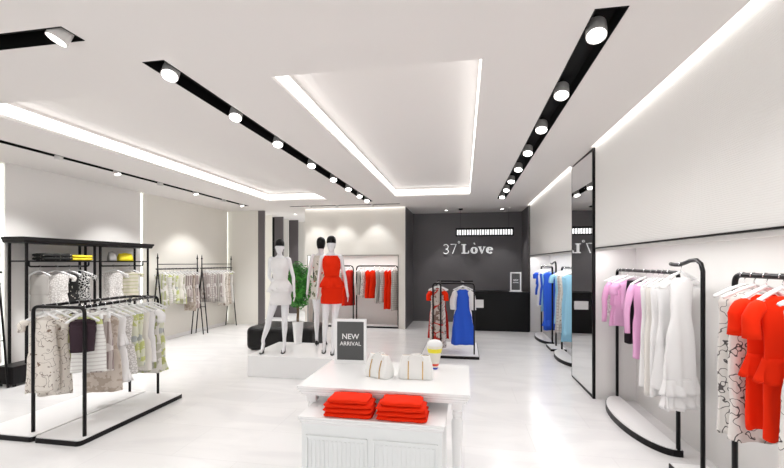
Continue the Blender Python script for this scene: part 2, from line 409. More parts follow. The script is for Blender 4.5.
# ------------------------------------------------------------------ hangers and garments
def hanger(loc, rz, label, group, w=.17, m=WHITE, clip=False, small=False, lean=0.):
    t = thing('clothes_hanger', label, 'hanger', loc, rz, group)
    bm = NB(); pts = [(.019*math.cos(a), 0, .019*math.sin(a)) for a in [math.radians(x) for x in (200,150,110,70,30,-10,-50)]]
    pts += [(.004,0,-.03),(0,0,-.062)]
    tube(bm, pts, .0028, 5); obj('hook', bm, CHROME, t, smooth=True)
    bm = NB()
    if clip:
        tube(bm, [(-w,0,-.075),(w,0,-.075)], .006, 6)
        for s in (-1,1): box(bm, s*w*.75-.012, s*w*.75+.012, -.012, .012, -.12, -.07)
    else:
        w *= 1.08
        for s in (-1,1):
            tube(bm, [(0,0,-.058),(s*w*.45,0,-.086),(s*w*.96,0,-.128),(s*w,0,-.136)], [.010,.012,.012,.010], 6)
        if not small: tube(bm, [(-w*.93,0,-.132),(w*.93,0,-.132)], .005, 6)
    obj('shoulder_bar', bm, m, t, smooth=True)
    return t

GN = [0]
def garment(loc, rz, label, cat, m, L=.75, sw=.17, hem=.2, waist=.8, sleeve=None, sl=.2, fold=.012, peplum=None, top=-.066,
            group=None, name=None, skirt=False, depth=.035, collar=None, m2=None, lo=False, tier=None, sm=None):
    GN[0] += 1; rnd = random.Random(GN[0]*13)
    seg = 20 if lo else 32
    z0 = -.10 if skirt else -.13
    prof = []
    if skirt:
        prof = [(-.098, sw*.80, .014), (-.12, sw*.82, .018), (-.2, sw*.9, depth*.8), (-L*.5-.05, (sw+hem)/2, depth), (-L, hem, depth*1.1)]
    else:
        prof = [(-.098, .055, .016), (-.112, sw*.55, .020), (-.136, sw*.86, .022), (-.165, sw*.93, .026), (-.26, sw*.86, depth), (-.40, sw*waist, depth*.9),
                (-min(.6, L*.62), (sw*waist+hem)/2*1.02, depth), (-(L*.8 if L > .66 else (L+min(.6,L*.62))/2), hem*.95, depth*1.05), (-L, hem, depth*1.15)]
        prof = sorted(prof, key=lambda p: -p[0])
    # resample
    rings = []; ph = rnd.random()*6; kf = rnd.choice([3,4,5]); nn = 12 if lo else 26
    zt, zb = prof[0][0], prof[-1][0]
    zs = sorted({p[0] for p in prof} | {zt+(zb-zt)*i/nn for i in range(nn+1)}, reverse=True)
    def at(z):
        for a, c in zip(prof, prof[1:]):
            if c[0] <= z <= a[0]:
                u = (a[0]-z)/(a[0]-c[0]) if a[0] != c[0] else 0
                u = u*u*(3-2*u) if a[0] < -.17 else u
                return a[1]+(c[1]-a[1])*u, a[2]+(c[2]-a[2])*u
        return prof[-1][1:]
    bend = rnd.uniform(-.015,.015)
    for z in zs:
        hw, hd = at(z); g = max(0, (-.15-z))/max(.3, -zb)
        ring = []
        for k in range(seg):
            th = 2*PI*k/seg
            c, s = math.cos(th), math.sin(th)
            x = hw*math.copysign(abs(c)**.8, c); y = hd*s
            y += fold*g*math.sin(kf*2.2*x/.2+ph+2.5*z)*1.3 + .4*fold*g*math.sin(9*x/.2+ph*2)
            x += .35*fold*g*math.sin(6*z*2+ph)
            y += bend*(x/.2)**2
            zz = z - (.030*math.exp(-(x/.045)**2) if z > -.12 and not skirt else 0)
            if z == zb: zz += .006*math.sin(3*th+ph)
            ring.append(V((x, y, zz)))
        rings.append(ring)
    bm = NB(); loft(bm, rings)
    o = obj(name or cat.replace(' ', '_'), bm, m, None, smooth=True, loc=loc); o.rotation_euler = (0,0,rz)
    tag(o, label, cat, group)
    if sleeve and not skirt:
        for s in (-1,1):
            bm = NB(); r0, r1 = (.05,.058) if sleeve == 'short' else (.045,.032)
            if sleeve == 'puff': r0, r1 = .06,.075
            if sleeve == 'cap': r0, r1 = .045,.035
            n = 6; rr = []
            for i in range(n+1):
                u = i/n; cx = s*(sw*.93+ .055*min(1,u*2.2)); cz = -.135-.02*u-sl*u*u*.25-sl*.75*u
                rad = r0+(r1-r0)*u if i else r0*.55
                rr.append([V((cx+rad*math.cos(2*PI*k/12)*.75 + fold*.3*math.sin(u*9+ph), rad*.75*math.sin(2*PI*k/12), cz+s*rad*.5*math.cos(2*PI*k/12)*(1-u))) for k in range(12)])
            loft(bm, rr); obj('sleeve', bm, sm or m2 or m, o, smooth=True)
    def flare(zc, h, w0, w1, nm, mm, wav):
        bm = NB(); rr = []; sg = 48
        for i in range(6):
            u = i/5; w = w0+(w1-w0)*u
            rr.append([V((w*math.cos(2*PI*k/sg)*(1+.04*u*math.sin(wav*2*PI*k/sg)), (depth*1.25+.035*u)*math.sin(2*PI*k/sg)+.014*u*math.sin(wav*2*PI*k/sg), zc-h*u+.008*u*math.cos(wav*2*PI*k/sg))) for k in range(sg)])
        loft(bm, rr); obj(nm, bm, mm, o, smooth=True)
    if peplum: flare(peplum, .13, sw*waist*1.02, sw*1.1, 'peplum', m2 or m, 9)
    if tier:
        for j, zt_ in enumerate(tier): flare(zt_, .12, at(zt_)[0]*1.0, at(zt_)[0]*1.1+.01, 'ruffle', m, 11)
    if collar:
        bm = NB(); sg = 20
        loft(bm, [[V((rx*math.cos(2*PI*k/sg), ry*math.sin(2*PI*k/sg), zz)) for k in range(sg)] for rx, ry, zz in ((.062,.03,-.078),(.056,.034,-.06),(.052,.03,-.058),(.05,.02,-.064))])
        obj('collar', bm, collar, o, smooth=True)
    return o

def hang(rack, axis, fixed, z, items, hgroup, base_rot=0., gz=0.):
    """items: (pos, label, cat, mat, kwargs, rot)"""
    for it in items:
        pos, label, cat, m, kw = it[:5]; rot = it[5] if len(it) > 5 else random.uniform(-.12,.12)
        kw = dict(kw)
        if callable(fixed): x, y = fixed(pos)
        else: x, y = (fixed, pos) if axis == 'Y' else (pos, fixed)
        rz = (0 if axis == 'Y' else PI/2)+rot+(.3 if axis == 'Y' and x < -3 else 0)+base_rot
        hm = kw.pop('hm', WHITE)
        garment((x,y,z), rz, label, cat, m, **kw)
        hanger((x,y,z), rz, 'hanger of the '+label, hgroup, kw.get('sw', .17), hm, clip=kw.get('skirt', False), small=kw.get('lo', False))

# ------------------------------------------------------------------ front left double rack
t = thing('clothes_rack', 'black double clothes rack standing on twin white plinths at front left', 'clothes rack', (-3.72,3.7,0))
def L(x, y, z=0): return (x+3.72, y-3.7, z)
def rounded_rect(x0, x1, y0, y1, r, n=6):
    out = []
    for cx, cy, a in ((x1-r,y1-r,0),(x0+r,y1-r,90),(x0+r,y0+r,180),(x1-r,y0+r,270)):
        for k in range(n+1):
            q = math.radians(a+90*k/n); out.append((cx+r*math.cos(q), cy+r*math.sin(q)))
    return out
for x0, x1 in ((-4.42,-3.792),(-3.782,-3.295)):
    o_ = rounded_rect(x0+3.72, x1+3.72, -.70, .635, .04)
    bm = NB(); prism(bm, o_, 0, .042); p = obj('plinth', bm, BLK, t)
    o_ = rounded_rect(x0+3.725, x1+3.715, -.692, .628, .036)
    bm = NB(); prism(bm, o_, .042, .05); q = obj('plinth_top', bm, WHITEM, p); q['label'] = 'white plinth top'
A_, B_, C_, D_ = (-3.90,3.10), (-3.346,3.10), (-3.585,4.27), (-3.97,4.27)
bm = NB(); tube(bm, fillet([L(*A_,.05), L(*A_,1.2), L(*B_,1.2), L(*B_,.05)], .06), .0155, 10); obj('end_frame', bm, BLK, t, smooth=True)
bm = NB(); tube(bm, fillet([L(*D_,.05), L(*D_,1.2), L(*C_,1.2), L(*C_,.05)], .06), .0145, 10); obj('end_frame', bm, BLK, t, smooth=True)
for P, Q in ((A_,D_),(B_,C_)):
    bm = NB(); d = V((Q[0]-P[0],Q[1]-P[1],0)); off = V((.04 if P is A_ else -.04,0,0))
    tube(bm, [V(L(*P,1.2))+off, V(L(*Q,1.2))+off], .0145, 10); obj('hanging_rail', bm, BLK, t, smooth=True)
barL = lambda u: (A_[0]+.04+(D_[0]-A_[0])*u, A_[1]+(D_[1]-A_[1])*u)
barR = lambda u: (B_[0]-.04+(C_[0]-B_[0])*u, B_[1]+(C_[1]-B_[1])*u)
g1 = 'hangers on the front left double rack'
hang(t, 'Y', barL, 1.2, [
 (.05, 'beige ink-printed sleeved dress first on the front left rack', 'dress', BEI, dict(L=.80,sw=.115,hem=.13,sleeve='cap',sl=.08,waist=.95), .25),
 (.15, 'beige ink-printed sleeveless dress second on the front left rack', 'dress', BEI, dict(L=.86,sw=.12,hem=.14,waist=.85), .2),
 (.26, 'grey-green sleeveless top third on the front left rack', 'top', GRN, dict(L=.62,sw=.12,hem=.14), .15),
 (.36, 'dark plum draped top on the left bar', 'top', PLUM, dict(L=.5,sw=.14,hem=.16), -.2),
 (.47, 'beige ribbed skirt hanging on the front left rack', 'skirt', PLAID, dict(L=.56,sw=.13,hem=.15,skirt=True), .1),
 (.58, 'dark plum long skirt showing below the pale skirts', 'skirt', PLUM, dict(L=.84,sw=.13,hem=.15,skirt=True), .1),
 (.69, 'black lace dress with scalloped hem low on the front left rack', 'dress', BLACE, dict(L=.86,sw=.15,hem=.2), 0),
 (.80, 'grey pleated dress on the back bar of the front left rack', 'dress', GREYP, dict(L=.8,sw=.15,hem=.18), 0),
 (.90, 'ivory printed blouse on the back bar of the front left rack', 'blouse', INK, dict(L=.6,sw=.15,hem=.17), 0)], g1)
hang(t, 'Y', barR, 1.2, [
 (.02, 'cropped dark plum top hanging over the lime-banded skirt', 'top', PLUM, dict(L=.21,sw=.11,hem=.10), .5),
 (.09, 'white pleated skirt with lime waistband nearest the rounded post', 'skirt', LIMEW, dict(L=.60,sw=.13,hem=.145,skirt=True), .1),
 (.16, 'taupe striped skirt just behind the lime-banded skirt', 'skirt', TAUPE, dict(L=.62,sw=.15,hem=.16,skirt=True), .05),
 (.25, 'brown printed dress hanging low behind the pale skirts', 'dress', BRN, dict(L=.84,sw=.145,hem=.17), .1),
 (.34, 'white sheer layered blouse in the middle of the front left rack', 'blouse', WF, dict(L=.78,sw=.155,hem=.17,tier=(-.3,-.66)), .05),
 (.43, 'white lace blouse with ruffled hem beside the sheer blouse', 'blouse', LACE, dict(L=.74,sw=.155,hem=.18), 0),
 (.52, 'lime leaf-printed top with round neckline on the front left rack', 'top', LIME, dict(L=.60,sw=.15,hem=.15), .1),
 (.60, 'ivory dress with lime leaf print just right of the lime top', 'dress', LIME, dict(L=.70,sw=.15,hem=.16), 0),
 (.69, 'plain ivory shift dress behind the white short-sleeved one', 'dress', WF2, dict(L=.78,sw=.15,hem=.17), 0),
 (.78, 'white short-sleeved dress near the far end of the front left rack', 'dress', WF, dict(L=.72,sw=.155,hem=.15,sleeve='short',sl=.12), .1),
 (.87, 'grey and lime printed dress next to last on the front left rack', 'dress', GRN, dict(L=.86,sw=.15,hem=.16), .05),
 (.95, 'beige and lime dress with brown hem last on the front left rack', 'dress', LIME, dict(L=.86,sw=.15,hem=.15,tier=(-.74,)), .05)], g1)

# ------------------------------------------------------------------ etagere against the left wall
t = thing('shelf_rack', 'black open double-bay shelf unit with cornice against the left wall', 'shelf unit', (-5.91,5.55,0))
def Q(x, y, z=0): return (x+5.91, y-5.55, z)
def bx(bm, x0,x1,y0,y1,z0,z1,bev=0): box(bm, x0+5.91,x1+5.91,y0-5.55,y1-5.55,z0,z1,bev)
for y in (4.5,5.52,5.62,6.62):
    for x in (-6.05,-5.77):
        bm = NB(); bx(bm, x-.013,x+.013,y-.013,y+.013,0,1.87); obj('post', bm, BLK, t)
bm = NB(); prf = [(.0,1.87),(.02,1.88),(.03,1.905),(.055,1.925),(.055,1.95)]
rings = []
for e, z in prf:
    rings.append([V(Q(x,y,z)) for x,y in ((-6.08,4.45-e*.6),(-5.74+e*.6,4.45-e*.6),(-5.74+e*.6,6.67+e*.6),(-6.08,6.67+e*.6))])
loft(bm, rings); obj('cornice', bm, BLK, t)
for y0, y1 in ((4.5,5.52),(5.62,6.62)):
    bm = NB(); bx(bm, -6.07,-5.75,y0,y1,1.615,1.635); obj('shelf', bm, BLK, t)
    bm = NB(); tube(bm, fillet([Q(-5.86,y0+.1,1.62),Q(-5.86,y0+.1,1.55),Q(-5.86,y1-.02,1.55),Q(-5.86,y1-.02,1.62)], .035), .012, 8); obj('hanging_rail', bm, BLK, t, smooth=True)
g2 = 'hangers in the black shelf unit'
R9 = -.95
hang(t, 'X', None, 1.55, [], g2)
def hangf(x, z, items, g):
    for y, label, cat, m, kw, rot in items:
        kw = dict(kw)
        garment((x,y,z), rot, label, cat, m, **kw); hanger((x,y,z), rot, 'hanger of the '+label, g, kw.get('sw',.17))
hangf(-5.86, 1.55, [
 (4.74, 'grey ribbed top first in the left bay of the shelf unit', 'top', GF, dict(L=.62,sw=.13,hem=.13), .35),
 (4.98, 'white lace short-sleeved top in the left bay of the shelf unit', 'top', LACE, dict(L=.62,sw=.16,hem=.15,sleeve='cap',sl=.07), .8),
 (5.17, 'dark speckled top behind the black and white one', 'top', DKP, dict(L=.56,sw=.15,hem=.15), .4),
 (5.33, 'black and white patterned short-sleeved top in the shelf unit', 'top', BW, dict(L=.52,sw=.16,hem=.155,sleeve='cap',sl=.07), .75),
 (5.96, 'white lace tank top in the right bay of the shelf unit', 'top', LACE, dict(L=.60,sw=.15,hem=.15,sleeve='cap',sl=.05), .75),
 (6.30, 'beige patterned top at the right of the shelf unit', 'top', pat('beige_lime_check',(.66,.62,.52),[('Z',(.5,.5,.3),5,.85)]), dict(L=.6,sw=.15,hem=.15,sleeve='cap',sl=.05), .75)], g2)

def folded(loc, rz, n, w, d, th, m, label, group=None, taper=.0, fl=True):
    """one folded garment per layer"""
    outs = []
    for i in range(n):
        bm = NB(); s = 1-(taper if i == n-1 and n > 2 else .05*i*taper) + random.uniform(-.015,.005)
        seg = 10; rings = []
        hw, hd = w/2*s, d/2*(s*.5+.5)
        # profile of a fold: rounded front edge, soft top
        nx = 14; ny = 10; rings = []
        for j in range(nx+1):
            x = -hw+2*hw*j/nx; e = min(1, (min(j, nx-j)+.35)/1.4)
            ring = []
            for k in range(20):
                a = 2*PI*k/20
                cy = math.copysign(abs(math.cos(a))**.35, math.cos(a))*hd*(.86+.14*e)
                cz = math.copysign(abs(math.sin(a))**.7, math.sin(a))*th/2*(.5+.5*e)
                cz += .0015*math.sin(x*40+i*2+k)
                ring.append(V((x+.004*math.sin(k+i), cy, cz+th/2)))
            rings.append(ring)
        loft(bm, rings)
        o = obj('folded_garment', bm, m, None, smooth='auto', loc=(loc[0]+random.uniform(-.004,.004), loc[1]+random.uniform(-.003,.003), loc[2]+i*th*1.0))
        o.rotation_euler = (0,0,rz+random.uniform(-.03,.03))
        pos = 'topmost' if i == n-1 else 'bottom one' if i == 0 else ['','second from the bottom','third from the bottom','fourth from the bottom'][i]
        tag(o, f'{label}, {pos}', 'folded garment', group)
        outs.append(o)
    return outs
folded((-5.88,4.95,1.635), PI/2, 2, .42, .24, .052, DKP, 'dark speckled folded garment on the black shelf', 'dark folded garments on the shelf')
folded((-5.88,5.33,1.635), PI/2, 2, .33, .24, .044, YEL, 'yellow folded garment on the black shelf', 'yellow folded garments on the shelf')

def handbag(loc, rz, w, d, h, m, label, strap=GOLD, strips=True, hm=None, rec=.62):
    t = thing('handbag', label, 'handbag', loc, rz)
    bm = NB(); rings = []
    for z, kx, ky in ((0,.96,.94),(.012,1,1),(.3,.99,1),(.6,.93,.75),(.85,.84,.40),(.96,.80,.22),(1.,.78,.12)):
        zz = z*h if z > .02 else z
        rings.append([V((w/2*kx*math.copysign(abs(math.cos(a))**.35, math.cos(a)), d/2*ky*math.copysign(abs(math.sin(a))**.5, math.sin(a)), zz)) for a in [2*PI*k/28 for k in range(28)]])
    loft(bm, rings); obj('bag_body', bm, m, t, smooth=True)
    for s in (-1,1):
        bm = NB(); ww = w*.22
        pts = [V((-ww*math.cos(a)*1.0, s*d*.22 - s*.01*math.sin(a), h*.86+h*.19*math.sin(a))) for a in [PI*k/12 for k in range(13)]]
        tube(bm, pts, .0045, 8); obj('handle', bm, hm or m, t, smooth=True)
    if strips:
        for s in (-1,1):
            bm = NB()
            for (z0,y0),(z1,y1) in ((( .02,1.0),(.3,1.0)),((.3,1.0),(.6,.75)),((.6,.75),(.78,.52))):
                ya, yb = -d/2*y0-.003, -d/2*y1-.003
                vs = [(s*w*.2-.0035,ya,z0*h),(s*w*.2+.0035,ya,z0*h),(s*w*.2+.0035,yb,z1*h),(s*w*.2-.0035,yb,z1*h)]
                vb = [(x,y+.003,z) for x,y,z in vs]
                F = [bm.verts.new(p) for p in vs+vb]
                for f in ((0,1,2,3),(7,6,5,4),(0,4,5,1),(1,5,6,2),(2,6,7,3),(3,7,4,0)): bm.faces.new([F[i] for i in f])
            o = obj('trim_strip', bm, strap, t); o['label'] = 'gold vertical trim strip'
    bm = NB(); box(bm, -w*.37, w*.37, -.004, .004, h*.985, h*1.005, .002); obj('zip', bm, strap, t)
    return t
handbag((-5.86,5.93,1.635), PI/2-.3, .13, .09, .15, mat('silver_leather',(.45,.44,.43),.35,.3), 'small silver-grey bag on the right shelf of the black unit', CHROME, False)
handbag((-5.86,6.20,1.635), PI/2-.3, .26, .11, .13, mat('yellow_leather',(.85,.70,.02),.4), 'bright yellow bag on the right shelf of the black unit', YEL, False)
bm = NB(); box(bm, -5.98,-5.70,4.28,4.72,.03,.26,.012)
for x in (-5.95,-5.73):
    for y in (4.32,4.68): box(bm, x-.015,x+.015,y-.015,y+.015,0,.035)
tag(obj('storage_stool', bm, BLK), 'low black box stool beneath the left end of the shelf unit', 'stool')

# ------------------------------------------------------------------ A-frame trestle rails
def trestle(y0, y1, label):
    t = thing('trestle_rail', label, 'clothes rack', (-5.9,(y0+y1)/2,0)); h = (y1-y0)/2
    for s in (-1,1):
        bm = NB(); tube(bm, [(0,s*h,1.40),(0,s*h,1.74),(0,s*h,1.79)], [.013,.012,.004], 8); obj('spire', bm, BLK, t, smooth=True)
        bm = NB(); lathe(bm, [(.004,-.022),(.02,-.01),(.02,.01),(.004,.022)], 10, (0,s*h,1.70)); obj('finial', bm, BLK, t, smooth=True)
        for x in (-.15,.15):
            bm = NB(); tube(bm, [(0,s*h,1.50),(x,s*(h+.0),.0)], .012, 8); obj('leg', bm, BLK, t, smooth=True)
        bm = NB(); tube(bm, [(-.09,s*h,.6),(.09,s*h,.6)], .008, 6); obj('brace', bm, BLK, t, smooth=True)
    bm = NB(); tube(bm, [(0,-h-.04,1.48),(0,h+.04,1.48)], .013, 8); obj('hanging_rail', bm, BLK, t, smooth=True)
    bm = NB(); tube(bm, [(0,-h,1.575),(0,h,1.575)], .008, 8); obj('upper_rail', bm, BLK, t, smooth=True)
trestle(7.02, 8.22, 'black trestle clothes rail between the shelf unit and the last rail')
trestle(8.38, 9.56, 'black trestle clothes rail nearest the passage')
trestle(3.0, 4.26, 'black trestle clothes rail cut off by the left frame edge')
def many(n, y0, y1, mats, labels, cats, z, x, group, lens, where, base=0, **kw):
    for i in range(n):
        m = mats[i % len(mats)]; lab = labels[i % len(labels)]; cat = cats[i % len(cats)]
        y = y0+(y1-y0)*i/(n-1); k = dict(L=lens[i % len(lens)], sw=.15, hem=.16, lo=True); k.update(kw)
        if cat == 'skirt': k['skirt'] = True
        onm = ['first','second','third','fourth','fifth','sixth','seventh','eighth','ninth','tenth'][i]
        lb = f'{lab}, {onm} along {where}'
        garment((x,y,z), random.uniform(-.2,.2)+base, lb, cat, m, **k)
        hanger((x,y,z), base, f'hanger of the {lb}', group, .15, WHITE, clip=(cat == 'skirt'), small=True)
many(10, 7.12, 8.1, [GRN,LIMEW,GRN,LIME,WF2,GRN,TAUPE,TAUPE,BRN,TAUPE], ['grey-green top','white striped top','olive striped shirt','pale green top','ivory top','grey-green dress','mauve-grey top','taupe blouse','brown print dress','taupe dress'],
     ['top','top','shirt','top','top','dress','top','blouse','dress','dress'], 1.48, -5.9, 'hangers on the nearer trestle rail', [.72,.70,.66,.7,.62,.74,.6,.72,.92,.88], 'the nearer trestle rail')
many(9, 8.5, 9.45, [TAUPE,PLAID,TAUPE,GREYP,TAUPE,WF2,BEI,BRN,LIMEW], ['taupe blouse','pale checked dress','mauve-grey top','grey pleated dress','dusky striped top','ivory dress','beige printed dress','brown print dress','white striped dress'],
     ['blouse','dress','top','dress','top','dress','dress','dress','dress'], 1.48, -5.9, 'hangers on the farther trestle rail', [.7,.78,.72,.8,.7,.86,.94,.9,.88], 'the farther trestle rail')
many(5, 3.75, 4.18, [GOLDP,WF,DKP,GOLDP,WF2], ['black and gold dress','white coat','dark speckled dress','navy and gold dress','ivory long dress'],
     ['dress','coat','dress','dress','dress'], 1.48, -5.9, 'hangers on the trestle rail at the frame edge', [1.05,1.1,1.0,.95,1.15], 'the trestle rail at the left edge')

# ------------------------------------------------------------------ alcove racks (loop frames)
def loop_rack(x0, x1, y, label, h=1.527, r=.016):
    t = thing('clothes_rack', label, 'clothes rack', ((x0+x1)/2, y, 0)); w = (x1-x0)/2
    bm = NB(); tube(bm, fillet([(-w,0,.03),(-w,0,h),(w,0,h),(w,0,.03)], .09), r, 10); obj('frame', bm, BLK, t, smooth=True)
    bm = NB(); prism(bm, rounded_rect(-w-.02, w+.02, -.13, .18, .05), 0, .04); p = obj('base', bm, BLK, t)
    bm = NB(); prism(bm, rounded_rect(-w-.01, w+.01, -.12, .17, .05), .04, .05); obj('base_top', bm, WHITEM, p)['label'] = 'white base top'
loop_rack(-2.66,-1.60,9.9,'black loop clothes rack at the right of the alcove')
loop_rack(-3.80,-2.745,9.9,'black loop clothes rack at the left of the alcove behind the mannequins')
def row(xs, y, z, specs, group, where, base=PI/2):
    for i, (x, (lab, cat, m, L_)) in enumerate(zip(xs, specs)):
        k = dict(L=L_, sw=.16, hem=.17, lo=True, fold=.008)
        rz = base+random.uniform(-.06,.06)
        lb = f'{lab} {where}'
        garment((x,y,z), rz, lb, cat, m, **k); hanger((x,y,z), rz, 'hanger of the '+lb, group, .15, WHITE, small=True)
F = .55  # hangers turned a little towards the room
row([-2.55,-2.45,-2.34,-2.22,-2.07,-1.96,-1.85,-1.77,-1.68], 9.93, 1.527,
    [('grey striped top leftmost','top',GREYP,.72),('pale ink-print top second from the left','top',INK,.78),('red short dress left of the pair','dress',RED,.80),('red short dress right of the pair','dress',RED,.80),
     ('grey pleated dress in the middle','dress',GREYP,.92),('pale checked dress in the middle','dress',PLAID,.92),('red long dress left of the long pair','dress',RED,1.06),('red long dress right of the long pair','dress',RED,1.06),
     ('grey plaid dress rightmost','dress',PLAID,1.1)], 'hangers on the right alcove rack', 'on the right alcove rack', base=PI/2-F)
row([-3.6,-3.45,-3.3,-3.15,-3.0,-2.92,-2.84], 9.93, 1.527,
    [('pale ink-print dress leftmost','dress',INK,.9),('red skirted dress second','dress',RED,.95),('grey pleated dress third','dress',GREYP,.9),('floral print dress fourth','dress',FLOR,.85),('grey checked dress fifth','dress',PLAID,.9),
     ('red long dress second from the right','dress',RED,1.0),('red long dress rightmost','dress',REDD,1.0)], 'hangers on the left alcove rack', 'on the left alcove rack', base=PI/2-F)

# ------------------------------------------------------------------ ottoman, podium, plant
bm = NB(); box(bm, -3.95,-2.68,6.85,7.75,.0,.43,.10,5)
tag(obj('ottoman', bm, LEATHER, smooth=True), 'long black leather ottoman with rounded edges behind the white podium', 'ottoman')
t = thing('display_podium', 'low white podium carrying three mannequins', 'podium', (-2.28,5.78,0))
bm = NB(); box(bm, -.73,.73,-.5,.5,0,.3,.006); obj('podium_body', bm, WHITE, t)
t = thing('potted_tree', 'small green topiary tree in a tall white pot behind the white-dressed mannequin', 'plant', (-2.645,6.20,.3))
bm = NB(); lathe(bm, [(.055,0),(.06,.005),(.088,.34),(.088,.36),(.08,.36),(.077,.33)], 28); obj('pot', bm, WHITE, t, smooth='auto')
bm = NB(); lathe(bm, [(.076,.325),(.074,.335),(.03,.342)], 20); obj('soil', bm, mat('soil',(.05,.035,.02),.9), t)
bm = NB()
for k in range(3):
    a = k*2.1
    tube(bm, [V((.014*math.cos(a+z*9), .014*math.sin(a+z*9), z)) for z in [.33+.05*j for j in range(12)]], .010, 6)
for k in range(9):
    a = k*.7; tube(bm, [(0,0,.7+.02*k),(.09*math.cos(a),.09*math.sin(a),.82+.03*k),(.14*math.cos(a),.14*math.sin(a),.9+.03*k)], [.008,.005,.003], 5)
obj('trunk', bm, BARK, t, smooth=True)
bm = NB(); rr = random.Random(3)
for k in range(2600):
    u = rr.random()*2*PI; c_ = rr.uniform(-1,1); s_ = math.sqrt(1-c_*c_); r_ = rr.uniform(.55,1.)
    p = V((.235*r_*s_*math.cos(u), .21*r_*s_*math.sin(u), .93+.40*r_*c_*(1 if c_>0 else .95)))
    n = V((s_*math.cos(u)+rr.uniform(-.6,.6), s_*math.sin(u)+rr.uniform(-.6,.6), c_+rr.uniform(-.4,.8))).normalized()
    a = n.orthogonal().normalized(); a.rotate(Matrix.Rotation(rr.random()*6.28, 3, n)); b2 = n.cross(a)
    l, w = rr.uniform(.035,.055), rr.uniform(.014,.02)
    vs = [bm.verts.new(q) for q in (p, p+a*l*.45+b2*w, p+a*l, p+a*l*.45-b2*w)]
    m_ = bm.verts.new(p+a*l*.5-n*.006)
    for i in range(4): bm.faces.new((vs[i], vs[(i+1)%4], m_))
me = bpy.data.meshes.new('foliage'); bm.to_mesh(me); bm.free(); me.materials.append(LEAF)
o = bpy.data.objects.new('foliage', me); C.objects.link(o); o.parent = t

# ------------------------------------------------------------------ mannequins
def ell(c, rx, ry, n=20, tilt=None, sq=1.):
    return [V((c[0]+rx*math.copysign(abs(math.cos(2*PI*k/n))**sq, math.cos(2*PI*k/n)), c[1]+ry*math.copysign(abs(math.sin(2*PI*k/n))**sq, math.sin(2*PI*k/n)), c[2])) for k in range(n)]
TOR = [(.80,.12,.085,0.005),(.84,.155,.10,.01),(.90,.168,.108,.012),(.96,.155,.10,.008),(1.04,.125,.082,0),(1.10,.115,.075,-.002),(1.17,.125,.08,-.006),(1.24,.142,.098,-.016),
       (1.28,.145,.105,-.02),(1.33,.145,.092,-.01),(1.38,.150,.072,0),(1.415,.125,.058,.004),(1.44,.075,.05,.006),(1.46,.05,.047,.004)]
def limb(bm, pts, rs, seg=14, sub=4):
    P = []; R = []
    pts = [V(p) for p in pts]
    for i in range(len(pts)-1):
        p0 = pts[max(0,i-1)]; p1, p2 = pts[i], pts[i+1]; p3 = pts[min(len(pts)-1,i+2)]
        for k in range(sub):
            t_ = k/sub
            P.append(.5*((2*p1)+(p2-p0)*t_+(2*p0-5*p1+4*p2-p3)*t_*t_+(3*p1-p0-3*p2+p3)*t_**3)); R.append(rs[i]+(rs[i+1]-rs[i])*t_)
    P.append(pts[-1]); R.append(rs[-1])
    tube(bm, P, R, seg)
def hand(bm, w, d, out, fwd):
    """w wrist, d finger direction, out = direction the thumb side faces, fwd = palm normal"""
    w = V(w); d = V(d).normalized(); o = (V(out)-d*V(out).dot(d)).normalized(); f = d.cross(o)
    limb(bm, [w-d*.02, w+d*.03, w+d*.075], [.019,.024,.022], 10, 2)
    limb(bm, [w+d*.01+o*.008, w+d*.045+o*.018, w+d*.08+o*.02], [.014,.017,.013], 10, 2)
    limb(bm, [w+d*.01-o*.008, w+d*.045-o*.018, w+d*.078-o*.02], [.014,.016,.012], 10, 2)
    for k, (s, ln) in enumerate(((.027,.068),(.010,.078),(-.008,.072),(-.025,.056))):
        b0 = w+d*.075+o*s
        dd = (d+o*s*2.5).normalized()
        limb(bm, [b0-d*.01, b0+dd*ln*.4+f*.004, b0+dd*ln*.75+f*.013, b0+dd*ln*.95+f*.024], [.0085,.008,.0075,.006], 8, 2)
    limb(bm, [w+d*.02+o*.012, w+d*.045+o*.040, w+d*.075+o*.05, w+d*.095+o*.050], [.012,.011,.009,.007], 8, 2)
